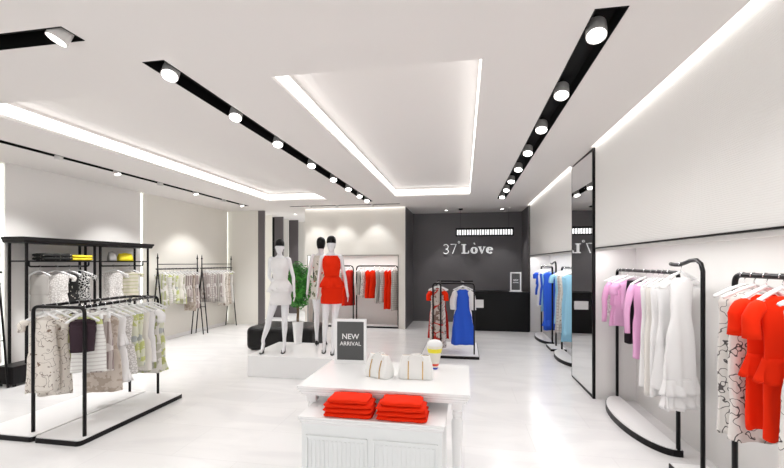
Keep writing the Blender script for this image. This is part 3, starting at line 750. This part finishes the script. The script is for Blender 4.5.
def mannequin(loc, rz, label, feet, hipx, armL, armR, dress, scale=1., headturn=0.):
    t = thing('mannequin', label, 'mannequin', loc, rz); t.scale = (scale*.84,scale*.95,scale)
    bm = NB()
    loft(bm, [ell((hipx*(1-abs(z-.9)*.9 if z<1.2 else .55*max(0,1-(z-1.2)*4)), yo, z), rx, ry, 24) for z, rx, ry, yo in TOR])
    for s in (-1,1):  # bust
        for i in range(1):
            c_ = V((s*.062, -.075, 1.265)); rg = []
            for j in range(7):
                a = -PI/2+PI*j/6; rg.append([c_+V((.058*math.cos(a)*math.cos(b_), .055*math.cos(a)*math.sin(b_), .056*math.sin(a))) if j not in (0,6) else c_+V((.004*math.cos(b_),.004*math.sin(b_),.056*math.sin(a))) for b_ in [2*PI*k/14 for k in range(14)]])
            loft(bm, rg)
    limb(bm, [(0,.008,1.40),(0,.006,1.45),(0,-.002,1.50),(0,-.006,1.53)], [.055,.047,.045,.043])
    ch, sh = math.cos(headturn), math.sin(headturn)
    HD = [(1.472,.020,.022,-.045),(1.482,.034,.038,-.035),(1.50,.050,.060,-.018),(1.525,.062,.077,-.006),(1.56,.070,.086,0),(1.60,.074,.092,.004),(1.64,.073,.091,.006),(1.67,.063,.079,.008),(1.692,.040,.052,.010),(1.70,.012,.018,.010)]
    def rot(v): return V((v.x*ch-v.y*sh, v.x*sh+v.y*ch, v.z))
    loft(bm, [[rot(p) for p in ell((0,yo,z), rx, ry, 22)] for z, rx, ry, yo in HD])
    limb(bm, [rot(V(p)) for p in ((0,-.080,1.598),(0,-.094,1.575),(0,-.102,1.553),(0,-.086,1.543))], [.006,.008,.011,.008], 8, 2)
    limb(bm, [rot(V(p)) for p in ((-.022,-.070,1.520),(0,-.079,1.519),(.022,-.070,1.520))], [.004,.008,.004], 8, 2)
    for s in (-1,1): limb(bm, [rot(V(p)) for p in ((s*.070,.004,1.595),(s*.076,.012,1.575),(s*.070,.006,1.548))], [.008,.012,.006], 8, 2)
    for s, (fx, fy) in zip((-1,1), feet):
        hip = V((s*.085+hipx, .005, .86)); ank = V((fx, fy+.02, .125)); kn = hip.lerp(ank, .5)+V((s*.0, -.035, .01))
        limb(bm, [hip+V((0,0,.03)), hip.lerp(kn,.4), kn, kn.lerp(ank,.35)+V((0,.015,0)), ank+V((0,0,.07)), ank], [.085,.077,.052,.053,.033,.031], 16, 4)
        limb(bm, [ank+V((0,.012,.0)), ank+V((0,-.03,-.03)), ank+V((0,-.10,-.088)), ank+V((0,-.155,-.100)), ank+V((0,-.18,-.102))], [.032,.031,.027,.020,.010], 12, 3)
    for s, arm in ((-1,armL),(1,armR)):
        sh_ = V((s*.158, .0, 1.385)); el, wr = V(arm[0]), V(arm[1])
        limb(bm, [V((s*.12,.0,1.39)), sh_, sh_.lerp(el,.45), el, el.lerp(wr,.35), wr], [.045,.047,.038,.031,.031,.021], 14, 4)
        hand(bm, wr, wr-el if len(arm) < 3 else arm[2], (0,-1,.0) if len(arm) < 4 else arm[3], None)
    o = obj('body', bm, MANN, t, smooth=True)
    rm = o.modifiers.new('r', 'REMESH'); rm.mode = 'VOXEL'; rm.voxel_size = .0065; rm.use_smooth_shade = True
    sm = o.modifiers.new('s', 'SMOOTH'); sm.iterations = 4; sm.factor = .5
    # hair cap
    bm = NB(); rr = []
    for z, rx, ry, yo in [(1.597,.080,.098,.008),(1.62,.0815,.099,.008),(1.645,.080,.097,.009),(1.675,.070,.087,.010),(1.698,.047,.060,.012),(1.708,.014,.02,.012)]:
        ring = [rot(p) for p in ell((0,yo,z), rx, ry, 30)]
        if z < 1.6: ring = [V((p.x,p.y, p.z - .075*max(0,min(1,(p.x*-sh+p.y*ch-.035)/.04)))) for p in ring]
        rr.append(ring)
    loft(bm, rr); obj('hair', bm, HAIR, t, smooth=True)
    # shoes
    for s, (fx, fy) in zip((-1,1), feet):
        bm = NB(); a = V((fx, fy+.02, 0))
        path = [(.045,.078),(.0,.066),(-.05,.028),(-.09,.007),(-.15,.004),(-.205,.004)]
        rings = []
        for (y, z), w in zip(path, (.022,.026,.028,.036,.036,.012)):
            rings.append([a+V((w*cx, y, z+cz)) for cx, cz in ((-1,-.004),(1,-.004),(1,.003),(-1,.003))])
        loft(bm, rings); limb(bm, [a+V((0,.035,.085)), a+V((0,.04,.04)), a+V((0,.042,0.))], [.010,.006,.005], 8, 2)
        tube(bm, [a+V((.034*math.cos(q), -.095+.008*math.sin(q), .012+.034*math.sin(q))) for q in [PI*k/8 for k in range(9)]], .006, 6)
        obj('shoe', bm, BLK, t, smooth='auto')
    # dress
    m, kind, sk = dress
    bm = NB(); off = .012; rings = []
    zs = [sk, sk+.06, .80,.84,.90,.96,1.04,1.10,1.17,1.24,1.28,1.33,1.365,1.392,1.415]
    def tor(z):
        for a_, b_ in zip(TOR, TOR[1:]):
            if a_[0] <= z <= b_[0]:
                u = (z-a_[0])/(b_[0]-a_[0]); return [a_[i]+(b_[i]-a_[i])*u for i in (1,2,3)]
        return (.158,.108,.01)
    for z in sorted(set(zs)):
        rx, ry, yo = tor(z) if z >= .84 else (.180,.135,-.006)
        hx = hipx*(1-abs(z-.9)*.9 if z<1.2 else .55*max(0,1-(z-1.2)*4))
        if .84 <= z <= .97: rx += .010; ry += .024; yo -= .006
        ring = ell((hx, yo, z), rx+off, ry+off, 36)
        if 1.17 <= z <= 1.33:
            for p in ring:
                if p.y < 0:
                    b_ = math.exp(-((abs(p.x)-.062)/.045)**2-((z-1.262)/.05)**2); p.y -= .034*b_
        rings.append(ring)
    loft(bm, rings)
    d_ = obj('dress', bm, m, t, smooth=True)
    def fl(zc, h, k0, k1, wav):
        bm = NB(); sg = 72; rr = []
        rx, ry, yo = tor(zc); hx = hipx*(1-abs(zc-.9)*.9)
        for i in range(7):
            u = i/6; e = k0+(k1-k0)*u**.8
            rr.append([V((hx+(rx+e)*math.cos(q)*(1+.11*u*math.sin(wav*q)), yo+(ry+e)*math.sin(q)*(1+.11*u*math.sin(wav*q)), zc-h*u+.01*u*math.sin(wav*q+1))) for q in [2*PI*k/sg for k in range(sg)]])
        loft(bm, rr, cap=True); obj('peplum', bm, m, d_, smooth=True)
    if kind == 'peplum': fl(1.11, .15, .014, .095, 7)
    if kind == 'hip': fl(1.08, .13, .014, .09, 7); fl(1.01, .10, .03, .085, 6)
    return t
# white
mannequin((-2.665,5.58,.3), .28, 'white mannequin in a white peplum dress at the left of the podium', [(-.29,.0),(.08,.0)], .02,
          [(-.205,.11,1.14),(-.10,.13,.99),(.6,.1,-.6),(0,1,.2)], [(.235,.03,1.14),(.265,-.05,.90)], (WF, 'hip', .715), .97)
mannequin((-1.90,5.66,.3), .26, 'white mannequin in a red peplum dress at the right of the podium', [(-.13,.09),(.03,-.04)], .01,
          [(-.215,.04,1.12),(-.235,-.02,.88)], [(.225,.05,1.12),(.275,-.02,.88)], (RED, 'peplum', .72), .995)
mannequin((-2.21,6.08,.3), 3.45, 'mannequin in a floral dress seen from behind between the other two', [(-.08,.0),(.08,-.04)], .0,
          [(-.215,.04,1.12),(-.245,-.02,.88)], [(.215,.04,1.12),(.25,-.02,.88)], (FLOR, 'none', .74), 1.0)

# ------------------------------------------------------------------ lettering helpers
def text_mesh(s, size, depth, m, name, parent, loc, rot=(PI/2,0,0), bold=0., sx=1.):
    c = bpy.data.curves.new(name, 'FONT'); c.body = s; c.size = size; c.extrude = depth; c.offset = bold
    c.align_x = 'CENTER'; c.align_y = 'CENTER'; c.resolution_u = 4
    o = bpy.data.objects.new('tmp', c); C.objects.link(o)
    dg = bpy.context.evaluated_depsgraph_get(); dg.update()
    me = bpy.data.meshes.new_from_object(o.evaluated_get(dg)); bpy.data.objects.remove(o); me.name = name
    me.materials.clear(); me.materials.append(m)
    o = bpy.data.objects.new(name, me); C.objects.link(o); o.parent = parent; o.location = loc; o.rotation_euler = rot; o.scale = (sx,1,1)
    return o
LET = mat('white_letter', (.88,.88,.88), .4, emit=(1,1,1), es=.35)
# shop name on the back wall: built in local X (right), Z (up)
sign = thing('shop_name_sign', 'raised white shop name lettering on the charcoal back wall', 'sign', (.22,YB,1.855))
sign.scale = (1.18,1,1.2)
def strokes(name, polys, x, scale=1., d=.02):
    """polys: lists of (x,z) outlines; thick strokes as quads"""
    bm = NB()
    for k, pl in enumerate(polys):
        a = [bm.verts.new((x+px*scale, -.012-.0004*k, pz*scale)) for px, pz in pl]; c = [bm.verts.new((x+px*scale, -.03-.0004*k, pz*scale)) for px, pz in pl]
        n = len(a); bm.faces.new(a); bm.faces.new(c[::-1])
        for i in range(n): bm.faces.new((a[i], a[(i+1)%n], c[(i+1)%n], c[i]))
    return obj(name, bm, LET, sign)
def stroke(path, w):
    """variable width stroke as a chain of quads; w scalar or list"""
    P = [V((p[0],p[1])) for p in path]; ws = w if isinstance(w, list) else [w]*len(P)
    Lh, Rh = [], []
    for i, p in enumerate(P):
        t_ = (P[min(i+1,len(P)-1)]-P[max(i-1,0)]).normalized(); n_ = V((-t_.y, t_.x))
        Lh.append(p+n_*ws[i]/2); Rh.append(p-n_*ws[i]/2)
    return [[tuple(Lh[i]), tuple(Lh[i+1]), tuple(Rh[i+1]), tuple(Rh[i])] for i in range(len(P)-1)]
def arc(cx, cz, rx, rz, a0, a1, n=14):
    return [(cx+rx*math.cos(math.radians(a0+(a1-a0)*k/n)), cz+rz*math.sin(math.radians(a0+(a1-a0)*k/n))) for k in range(n+1)]
hh = .21
tw = .018
strokes('letter', stroke(arc(0,.155,.055,.053,150,-90)+arc(0,.05,.06,.05,90,-150), tw), -.60)
strokes('letter', stroke([(-.06,hh),(.065,hh),(-.015,0)], tw), -.43)
strokes('letter', stroke(arc(0,.255,.02,.022,0,360), .011), -.30)
strokes('letter', [[(0,0),(.17,0),(.175,.065),(.155,.065),(.14,.02),(.085,.02),(.085,.19),(.11,.19),(.11,.21),(0,.21),(0,.19),(.03,.19),(.03,.02),(0,.02)]], -.245)
o_w = [.02 + .034*abs(math.cos(math.radians(360*k/24))) for k in range(25)]
strokes('letter', stroke(arc(0,.072,.055,.062,0,360,24), o_w), .04)
strokes('accent', [[(-.02,.235),(.015,.195),(.03,.205),(.012,.245)]], .04)
strokes('letter', [[(-.085,.14),(-.085,.155),(-.005,.155),(-.005,.14),(-.02,.14),(.012,.055),(.042,.14),(.025,.14),(.025,.155),(.09,.155),(.09,.14),(.07,.14),(.012,-.005),(-.008,-.005),(-.07,.14)]], .21)
e_w = [.02 + .034*abs(math.cos(math.radians(20+310*k/20))) for k in range(21)]
strokes('letter', stroke(arc(0,.072,.055,.062,10,320,20), e_w)+[[(-.04,.072),(.07,.072),(.07,.09),(-.04,.09)]], .385)

# pendant louvre light
t = thing('pendant_light', 'long black louvred pendant light hanging before the charcoal wall', 'pendant light', (.53,10.3,0))
x0, x1, z0, z1 = -.735, .665, 2.27, 2.47
bm = NB(); box(bm, x0,x1,-.04,.04,z1-.03,z1); box(bm, x0,x1,-.04,.04,z0,z0+.02); box(bm, x0,x0+.02,-.04,.04,z0,z1); box(bm, x1-.02,x1,-.04,.04,z0,z1); obj('housing', bm, BLKM, t)
n = 22
bm = NB(); box(bm, x0+.02,x1-.02,.005,.012,z0+.02,z1-.03); obj('louvre_backing', bm, BLKM, t)
for i in range(n):
    xx = x0+.05+(x1-x0-.1)*i/(n-1)
    bm = NB(); box(bm, xx-.016,xx+.016,-.02,.004,z0+.03,z1-.045); o = obj('louvre_lamp', bm, mat('louvre_lamp',(.9,.9,.9),.4,emit=(1,1,1),es=1.3), t)
for xx in (-.62,.55):
    bm = NB(); tube(bm, [(xx,0,z1),(xx,0,H-.03)], .003, 6); obj('suspension_wire', bm, BLK, t)
bm = NB(); box(bm, -.66,-.56,-.05,.05,H-.035,H-.001,.004); obj('ceiling_canopy', bm, BLK, t)
bm = NB(); box(bm, .52,.58,-.03,.03,H-.012,H-.001,.002); obj('wire_fixing', bm, WHITE, t)

# counter
t = thing('shop_counter', 'long black reception counter before the charcoal back wall', 'counter', (.755,9.8,0))
bm = NB(); box(bm, -.755,.74,.0,.55,0,.89); obj('counter_body', bm, DESKM, t)
bm = NB(); box(bm, -.77,.743,-.015,.57,.89,.925,.004); obj('counter_top', bm, DESKM, t)
bm = NB(); box(bm, -.60,-.30,-.02,.0,.545,.735,.003); o = obj('white_panel', bm, WHITEM, t); o['label'] = 'white rectangular panel on the counter front'

def sign_frame(loc, rz, w, h, label, lines, dark, bw=.022, lean=0., foot=True):
    t = thing('sign_frame', label, 'sign', loc, rz)
    bm = NB(); box(bm, -w/2,w/2,-.008,.008,h-bw,h); box(bm, -w/2,w/2,-.008,.008,.0,bw*1.3); box(bm, -w/2,-w/2+bw,-.008,.008,bw*1.3,h-bw); box(bm, w/2-bw,w/2,-.008,.008,bw*1.3,h-bw); obj('frame', bm, WHITE, t)
    bm = NB(); box(bm, -w/2+bw,w/2-bw,-.003,.003,bw*1.3,h-bw); p = obj('panel', bm, dark, t)
    if foot:
        bm = NB(); box(bm, -w/2-.02,w/2+.02,-.05,.06,-.0,.012,.003); obj('foot', bm, WHITE, t)
    for s, z, sz, b_ in lines:
        text_mesh(s, sz, .001, mat('sign_letter',(.85,.85,.85),.5), 'lettering', p, (0,-.0045,z), bold=b_)
    return t
SGN = mat('sign_grey', (.075,.075,.075), .5)
sign_frame((-.948,3.33,.75), .05, .275, .375, 'white-framed grey new arrival sign standing on the front table', [('NEW',.225,.064,.0006),('ARRIVAL',.165,.047,.0004)], SGN, foot=False)
sign_frame((1.20,9.93,.925), -.08, .25, .46, 'small white-framed dark sign standing on the black counter', [('NEW',.27,.05,.001),('ARRIVAL',.215,.035,.001)], SGN, .03)

# ------------------------------------------------------------------ front tables
t = thing('display_table', 'white front display table with moulded edge and turned legs', 'table', (-.55,3.04,0))
X, Y = .59, .39
bm = NB(); rings = []
for e, z in ((.0,.75),(.0,.735),(.008,.725),(.008,.716),(.02,.708),(.02,.694),(.03,.69),(.03,.682)):
    rings.append([V((x,y,z)) for x,y in ((-X+e,-Y+e),(X-e,-Y+e),(X-e,Y-e),(-X+e,Y-e))])
loft(bm, rings); obj('tabletop', bm, CABM if False else WHITE, t)
for sx in (-1,1):
    for sy in (-1,1):
        bm = NB(); cx, cy = sx*(X-.085), sy*(Y-.085)
        box(bm, cx-.034,cx+.034,cy-.034,cy+.034,.63,.684,.003)
        lathe(bm, [(.012,0),(.024,.01),(.026,.04),(.018,.06),(.016,.075),(.022,.09),(.036,.46),(.038,.545),(.026,.575),(.032,.59),(.032,.605),(.026,.615),(.03,.635)], 20, (cx,cy,0))
        obj('leg', bm, WHITE, t, smooth='auto')
t = thing('display_chest', 'lower white panelled chest pulled out from under the front table', 'display unit', (-.578,2.79,0))
w, y0, y1 = .468, -.34, .33
bm = NB(); box(bm, -w+.02,w-.02,y0+.02,y1-.02,.0,.575); obj('chest_body', bm, CABM, t)
bm = NB(); rings = []
for e, z in ((0,.62),(0,.608),(.008,.60),(.008,.59),(.018,.58),(.018,.57)): rings.append([V((x,y,z)) for x,y in ((-w+e,y0+e),(w-e,y0+e),(w-e,y1-e),(-w+e,y1-e))])
loft(bm, rings); obj('chest_top', bm, WHITE, t)
for c_ in (-.22,.22):
    bm = NB(); pw, za, zb = .203, .07, .50; yy = y0+.02
    for q in ((c_-pw,c_+pw,zb-.014,zb),(c_-pw,c_+pw,za,za+.014),(c_-pw,c_-pw+.014,za+.014,zb-.014),(c_+pw-.014,c_+pw,za+.014,zb-.014)): box(bm, q[0],q[1],yy-.012,yy,q[2],q[3])
    for k in range(13):
        xx = c_-pw+.03+(2*pw-.06)*k/12; box(bm, xx-.009,xx+.009,yy-.004,yy,za+.03,zb-.03)
    obj('front_panel', bm, CABM, t)
bm = NB(); box(bm, -w+.012,w-.012,y0+.012,y1-.012,0,.05); obj('skirting', bm, CABM, t)
for cx, nm in ((-.728,'left'),(-.385,'right')):
    folded((cx,2.553,.62), .0, 4, .312, .19, .030, RED, f'red folded garment in the {nm} stack on the white chest', f'red folded garments in the {nm} stack', taper=.17)
WL = mat('white_leather', (.82,.82,.80), .35, bump=('noise', 150, .1))
handbag((-.625,2.99,.75), -.42, .215, .13, .165, WL, 'white handbag with gold trim at the left of the front table', hm=WL)
handbag((-.352,3.0,.75), .06, .262, .13, .165, WL, 'white handbag with gold trim beside the striped vase', hm=WL)
# vase with colour bands
t = thing('banded_vase', 'white tapered vase with yellow, red and blue bands on the front table', 'vase', (-.232,3.27,.75)); t.scale = (.86,.86,1)
def vr(z): return .024+.049*min(1,z/.185)**.8
def band(z0, z1, m, nm, e=0.):
    bm = NB(); lathe(bm, [(vr(z0)+e,z0)]+[(vr(z0+(z1-z0)*k/5)+e, z0+(z1-z0)*k/5) for k in range(1,6)], 28)
    return obj(nm, bm, m, t, smooth='auto')
CRM = mat('cream_ceramic', (.78,.75,.68), .3)
band(0,.19,CRM,'vase_body')
for z0, z1, m, l in ((.0,.014,mat('blue_glaze',(.03,.06,.5),.3),'blue band'),(.028,.046,mat('red_glaze',(.75,.06,.02),.3),'red band'),(.135,.168,mat('yellow_glaze',(.85,.75,.03),.3),'yellow band')):
    band(z0,z1,m,'colour_band',.0015)['label'] = l
bm = NB(); lathe(bm, [(.074,.19),(.075,.196),(.066,.215),(.05,.228),(.02,.235)], 28); obj('vase_lid', bm, WHITE, t, smooth='auto')

# ------------------------------------------------------------------ rack in the middle back
t = thing('clothes_rack', 'small black clothes rack with white plinth before the counter', 'clothes rack', (-.25,7.25,0))
bm = NB(); box(bm, -.47,.50,-.40,.80,0,.045); p = obj('base', bm, BLK, t)
bm = NB(); box(bm, -.46,.49,-.39,.79,.045,.055); obj('base_top', bm, WHITEM, p)['label'] = 'white base top'
bm = NB(); tube(bm, fillet([(-.27,-.32,.05),(-.27,-.32,1.25),(-.14,-.30,1.25),(-.14,-.30,.05)], .04), .014, 10); obj('end_frame', bm, BLK, t, smooth=True)
bm = NB(); tube(bm, fillet([(-.27,.68,.05),(-.27,.68,1.25),(.42,.68,1.25)], .04), .014, 10); obj('end_frame', bm, BLK, t, smooth=True)
bm = NB(); tube(bm, fillet([(.42,-.25,.05),(.42,-.25,1.25),(.05,-.25,1.25),(-.14,-.25,1.25)], .05), .013, 10); obj('front_frame', bm, BLK, t, smooth=True)
bm = NB(); tube(bm, [(-.20,-.31,1.25),(-.20,.68,1.25)], .012, 8); obj('hanging_rail', bm, BLK, t, smooth=True)
bm = NB(); tube(bm, [(.20,-.25,1.25),(.20,.68,1.25)], .012, 8); obj('hanging_rail', bm, BLK, t, smooth=True)
g = 'hangers on the small rack before the counter'
hang(t, 'Y', -.45, 1.25, [
 (6.99, 'pale ink-printed dress with red sleeves first on the small rack', 'dress', REDW, dict(L=1.1,sw=.10,hem=.11,sleeve='short',sl=.14,sm=RED), 0),
 (7.12, 'ivory printed dress second on the small rack', 'dress', INK, dict(L=1.12,sw=.15,hem=.15), 0),
 (7.3, 'deep red long dress third on the small rack', 'dress', REDD, dict(L=1.0,sw=.16,hem=.19), 0)], g)
hang(t, 'Y', -.02, 1.25, [
 (7.12, 'blue dress with white puff sleeves on the small rack', 'dress', BLUE, dict(L=1.06,sw=.12,hem=.20,waist=.9,sleeve='puff',sl=.30,sm=WF,fold=.02), -.05),
 (7.38, 'white dress behind the blue one on the small rack', 'dress', WF, dict(L=.95,sw=.16,hem=.19), .1)], g)

# ------------------------------------------------------------------ right wall racks
def half_rack(y0, y1, x, bulge, label, h=1.52):
    cy, l = (y0+y1)/2, (y1-y0)/2
    t = thing('clothes_rack', label, 'clothes rack', (x,cy,0))
    bm = NB(); tube(bm, fillet([(0,-l,.02),(0,-l,h),(0,l,h),(0,l,.02)], .05), .0165, 10); obj('frame', bm, BLK, t, smooth=True)
    def outl(e):
        return [(.03-e, l+.02-e)]+[(-(bulge-e)*math.sin(PI*k/20), (l+.02-e)*math.cos(PI*k/20)) for k in range(0,21)]+[(.03-e,-l-.02+e)]
    bm = NB(); prism(bm, outl(0), 0, .055); p = obj('base', bm, BLK, t)
    bm = NB(); prism(bm, outl(.008), .055, .063); obj('base_top', bm, WHITEM, p)['label'] = 'white base top'
half_rack(3.72, 5.08, 1.745, .26, 'black loop clothes rack with half-oval white base in the near right recess')
half_rack(8.36, 9.5, 1.70, .22, 'black loop clothes rack with oval base at the far end of the right recess')
half_rack(6.60, 7.66, 1.72, .22, 'black loop clothes rack with oval base just beyond the mirror')
def goose(x, y, label):
    t = thing('gooseneck_stand', label, 'clothes stand', (x,y,0))
    bm = NB(); pts = [(0,0,.04),(0,0,1.45),(0,.0,1.54),(0,.025,1.595),(0,.08,1.622),(0,.17,1.618),(0,.25,1.60),(0,.33,1.585),(0,.40,1.585),(0,.47,1.592)]
    P = []
    for i in range(len(pts)-1):
        a_, b_ = V(pts[i]), V(pts[i+1]); P.append(a_)
        if i >= 1: P.append((a_+b_)/2)
    P.append(V(pts[-1])); tube(bm, P, .0155, 10); obj('pole', bm, BLK, t, smooth=True)
    bm = NB(); box(bm, -.15,.12,-.30,.17,0,.04); p = obj('base', bm, BLK, t)
    bm = NB(); box(bm, -.143,.113,-.293,.163,.04,.048); obj('base_top', bm, WHITEM, p)['label'] = 'white base top'
goose(1.72, 3.32, 'black gooseneck hanging stand between the two near right racks')
goose(1.70, 8.04, 'black gooseneck hanging stand beyond the mirror')
g = 'hangers on the oval-base rack in the near right recess'
xx = 1.745
hang(None, 'Y', xx, 1.52, [
 (5.0, 'white lace tank top at the far end of the near right rack', 'top', LACE, dict(L=.52,sw=.15,hem=.14), 0),
 (4.90, 'pink long-sleeved blouse first of the pink ones', 'blouse', PINK, dict(L=.62,sw=.15,hem=.15,sleeve='long',sl=.42), 0),
 (4.78, 'pink dress second of the pink ones', 'dress', PINK, dict(L=.6,sw=.15,hem=.15), .05),
 (4.60, 'pink cropped top with black skirt below', 'top', PINK, dict(L=.40,sw=.16,hem=.145,m2=PINK,sleeve='short',sl=.1), 0),
 (4.34, 'pink long-sleeved dress with bow cuffs nearest the camera among the pink', 'dress', PINK, dict(L=.85,sw=.13,hem=.13,sleeve='long',sl=.45), .15),
 (4.19, 'white sleeveless long dress just past the pink ones', 'dress', WF, dict(L=1.08,sw=.13,hem=.13), .25),
 (4.08, 'ivory long dress in the white group', 'dress', WF2, dict(L=1.12,sw=.13,hem=.13), .25),
 (3.98, 'white long dress second in the white group', 'dress', WF, dict(L=1.10,sw=.13,hem=.14), .3),
 (3.87, 'white pleated dress nearest the post of the near right rack', 'dress', WF, dict(L=1.0,sw=.13,hem=.15,fold=.02), .35)], g)
garment((xx,4.54,1.52), .15, 'short black skirt hanging below the pink cropped top', 'skirt', BLACKF, L=.74, sw=.12, hem=.125, skirt=True)
garment((1.72,3.63,1.588), .42, 'long white ruffled gown hanging on the gooseneck stand', 'gown', WF, L=1.16, sw=.125, hem=.175, waist=.78, fold=.022, sleeve='cap', sl=.04, tier=(-.92,-1.02))
hanger((1.72,3.63,1.588), .42, 'white hanger carrying the long ruffled gown', None, .15)
# rack at right frame edge
t = thing('clothes_rack', 'black loop clothes rack cut off by the right frame edge', 'clothes rack', (1.70,2.21,0))
bm = NB(); tube(bm, fillet([(0,-.72,.02),(0,-.72,1.525),(0,.72,1.525),(0,.72,.02)], .06), .0165, 10); obj('frame', bm, BLK, t, smooth=True)
bm = NB(); box(bm, -.12,.13,-.76,.76,0,.045); p = obj('base', bm, BLK, t)
bm = NB(); box(bm, -.113,.123,-.753,.753,.045,.053); obj('base_top', bm, WHITEM, p)['label'] = 'white base top'
g = 'hangers on the rack at the right frame edge'
hang(None, 'Y', 1.70, 1.525, [
 (2.85, 'pale ink-printed long dress farthest on the right edge rack', 'dress', INK, dict(L=.98,sw=.15,hem=.14,waist=.9), 0),
 (2.76, 'pale ink-printed long dress second on the right edge rack', 'dress', INK, dict(L=.98,sw=.15,hem=.14,waist=.9), 0),
 (2.66, 'red peplum dress farther of the two red ones', 'dress', RED, dict(L=.87,sw=.125,hem=.115,waist=.8,sleeve='short',sl=.18,peplum=-.44), .2),
 (2.54, 'red peplum dress nearer of the two red ones', 'dress', RED, dict(L=.88,sw=.125,hem=.115,waist=.8,sleeve='short',sl=.18,peplum=-.44), .2),
 (2.32, 'pale ink-printed long dress at the right frame edge', 'dress', INK, dict(L=1.15,sw=.15,hem=.17), 0)], g)
# far right racks
g = 'hangers on the farthest right rack'
hang(None, 'Y', 1.70, 1.52, [
 (9.40, 'blue short dress farthest on the right wall', 'dress', BLUE, dict(L=.62,sw=.15,hem=.15,lo=True), 0),
 (9.15, 'white and blue short dress on the farthest right rack', 'dress', WF, dict(L=.85,sw=.15,hem=.16,lo=True,sleeve='short',sl=.1,sm=BLUE), 0),
 (8.9, 'plain blue sleeveless dress on the farthest right rack', 'dress', BLUE, dict(L=.8,sw=.15,hem=.15,lo=True), 0),
 (8.66, 'pale blue dress behind the long bright blue one', 'dress', LBLUE, dict(L=.9,sw=.15,hem=.16,lo=True), 0),
 (8.48, 'long bright blue ruffled dress at the near end of the farthest rack', 'dress', BLUE, dict(L=1.25,sw=.16,hem=.15,waist=.95,tier=(-1.05,),lo=True), 0)], g)
g = 'hangers on the rack just beyond the mirror'
hang(None, 'Y', 1.72, 1.52, [
 (7.60, 'light blue short-sleeved dress first beyond the mirror', 'dress', LBLUE, dict(L=1.0,sw=.15,hem=.14,sleeve='short',sl=.12,lo=True), 0),
 (7.40, 'grey plaid dress beyond the mirror', 'dress', PLAID, dict(L=1.12,sw=.155,hem=.17,lo=True), 0),
 (7.22, 'pale printed dress beyond the mirror', 'dress', BEI, dict(L=.95,sw=.15,hem=.16,lo=True), 0),
 (7.02, 'long light blue dress nearest the mirror', 'dress', LBLUE, dict(L=1.2,sw=.16,hem=.16,lo=True), 0),
 (6.84, 'sky blue checked dress beside the mirror edge', 'dress', LBLUE, dict(L=1.1,sw=.16,hem=.17,lo=True), 0)], g)

# ------------------------------------------------------------------ world and view
w = bpy.data.worlds.new('world'); S.world = w; w.use_nodes = True
w.node_tree.nodes['Background'].inputs[0].default_value = (.97,.985,1,1)
w.node_tree.nodes['Background'].inputs[1].default_value = 2.0
S.view_settings.view_transform = 'Standard'; S.view_settings.look = 'None'; S.view_settings.gamma = 1; S.view_settings.exposure = .02
S.view_settings.use_curve_mapping = False
S.cycles.max_bounces = 10; S.cycles.diffuse_bounces = 7; S.cycles.use_denoising = True
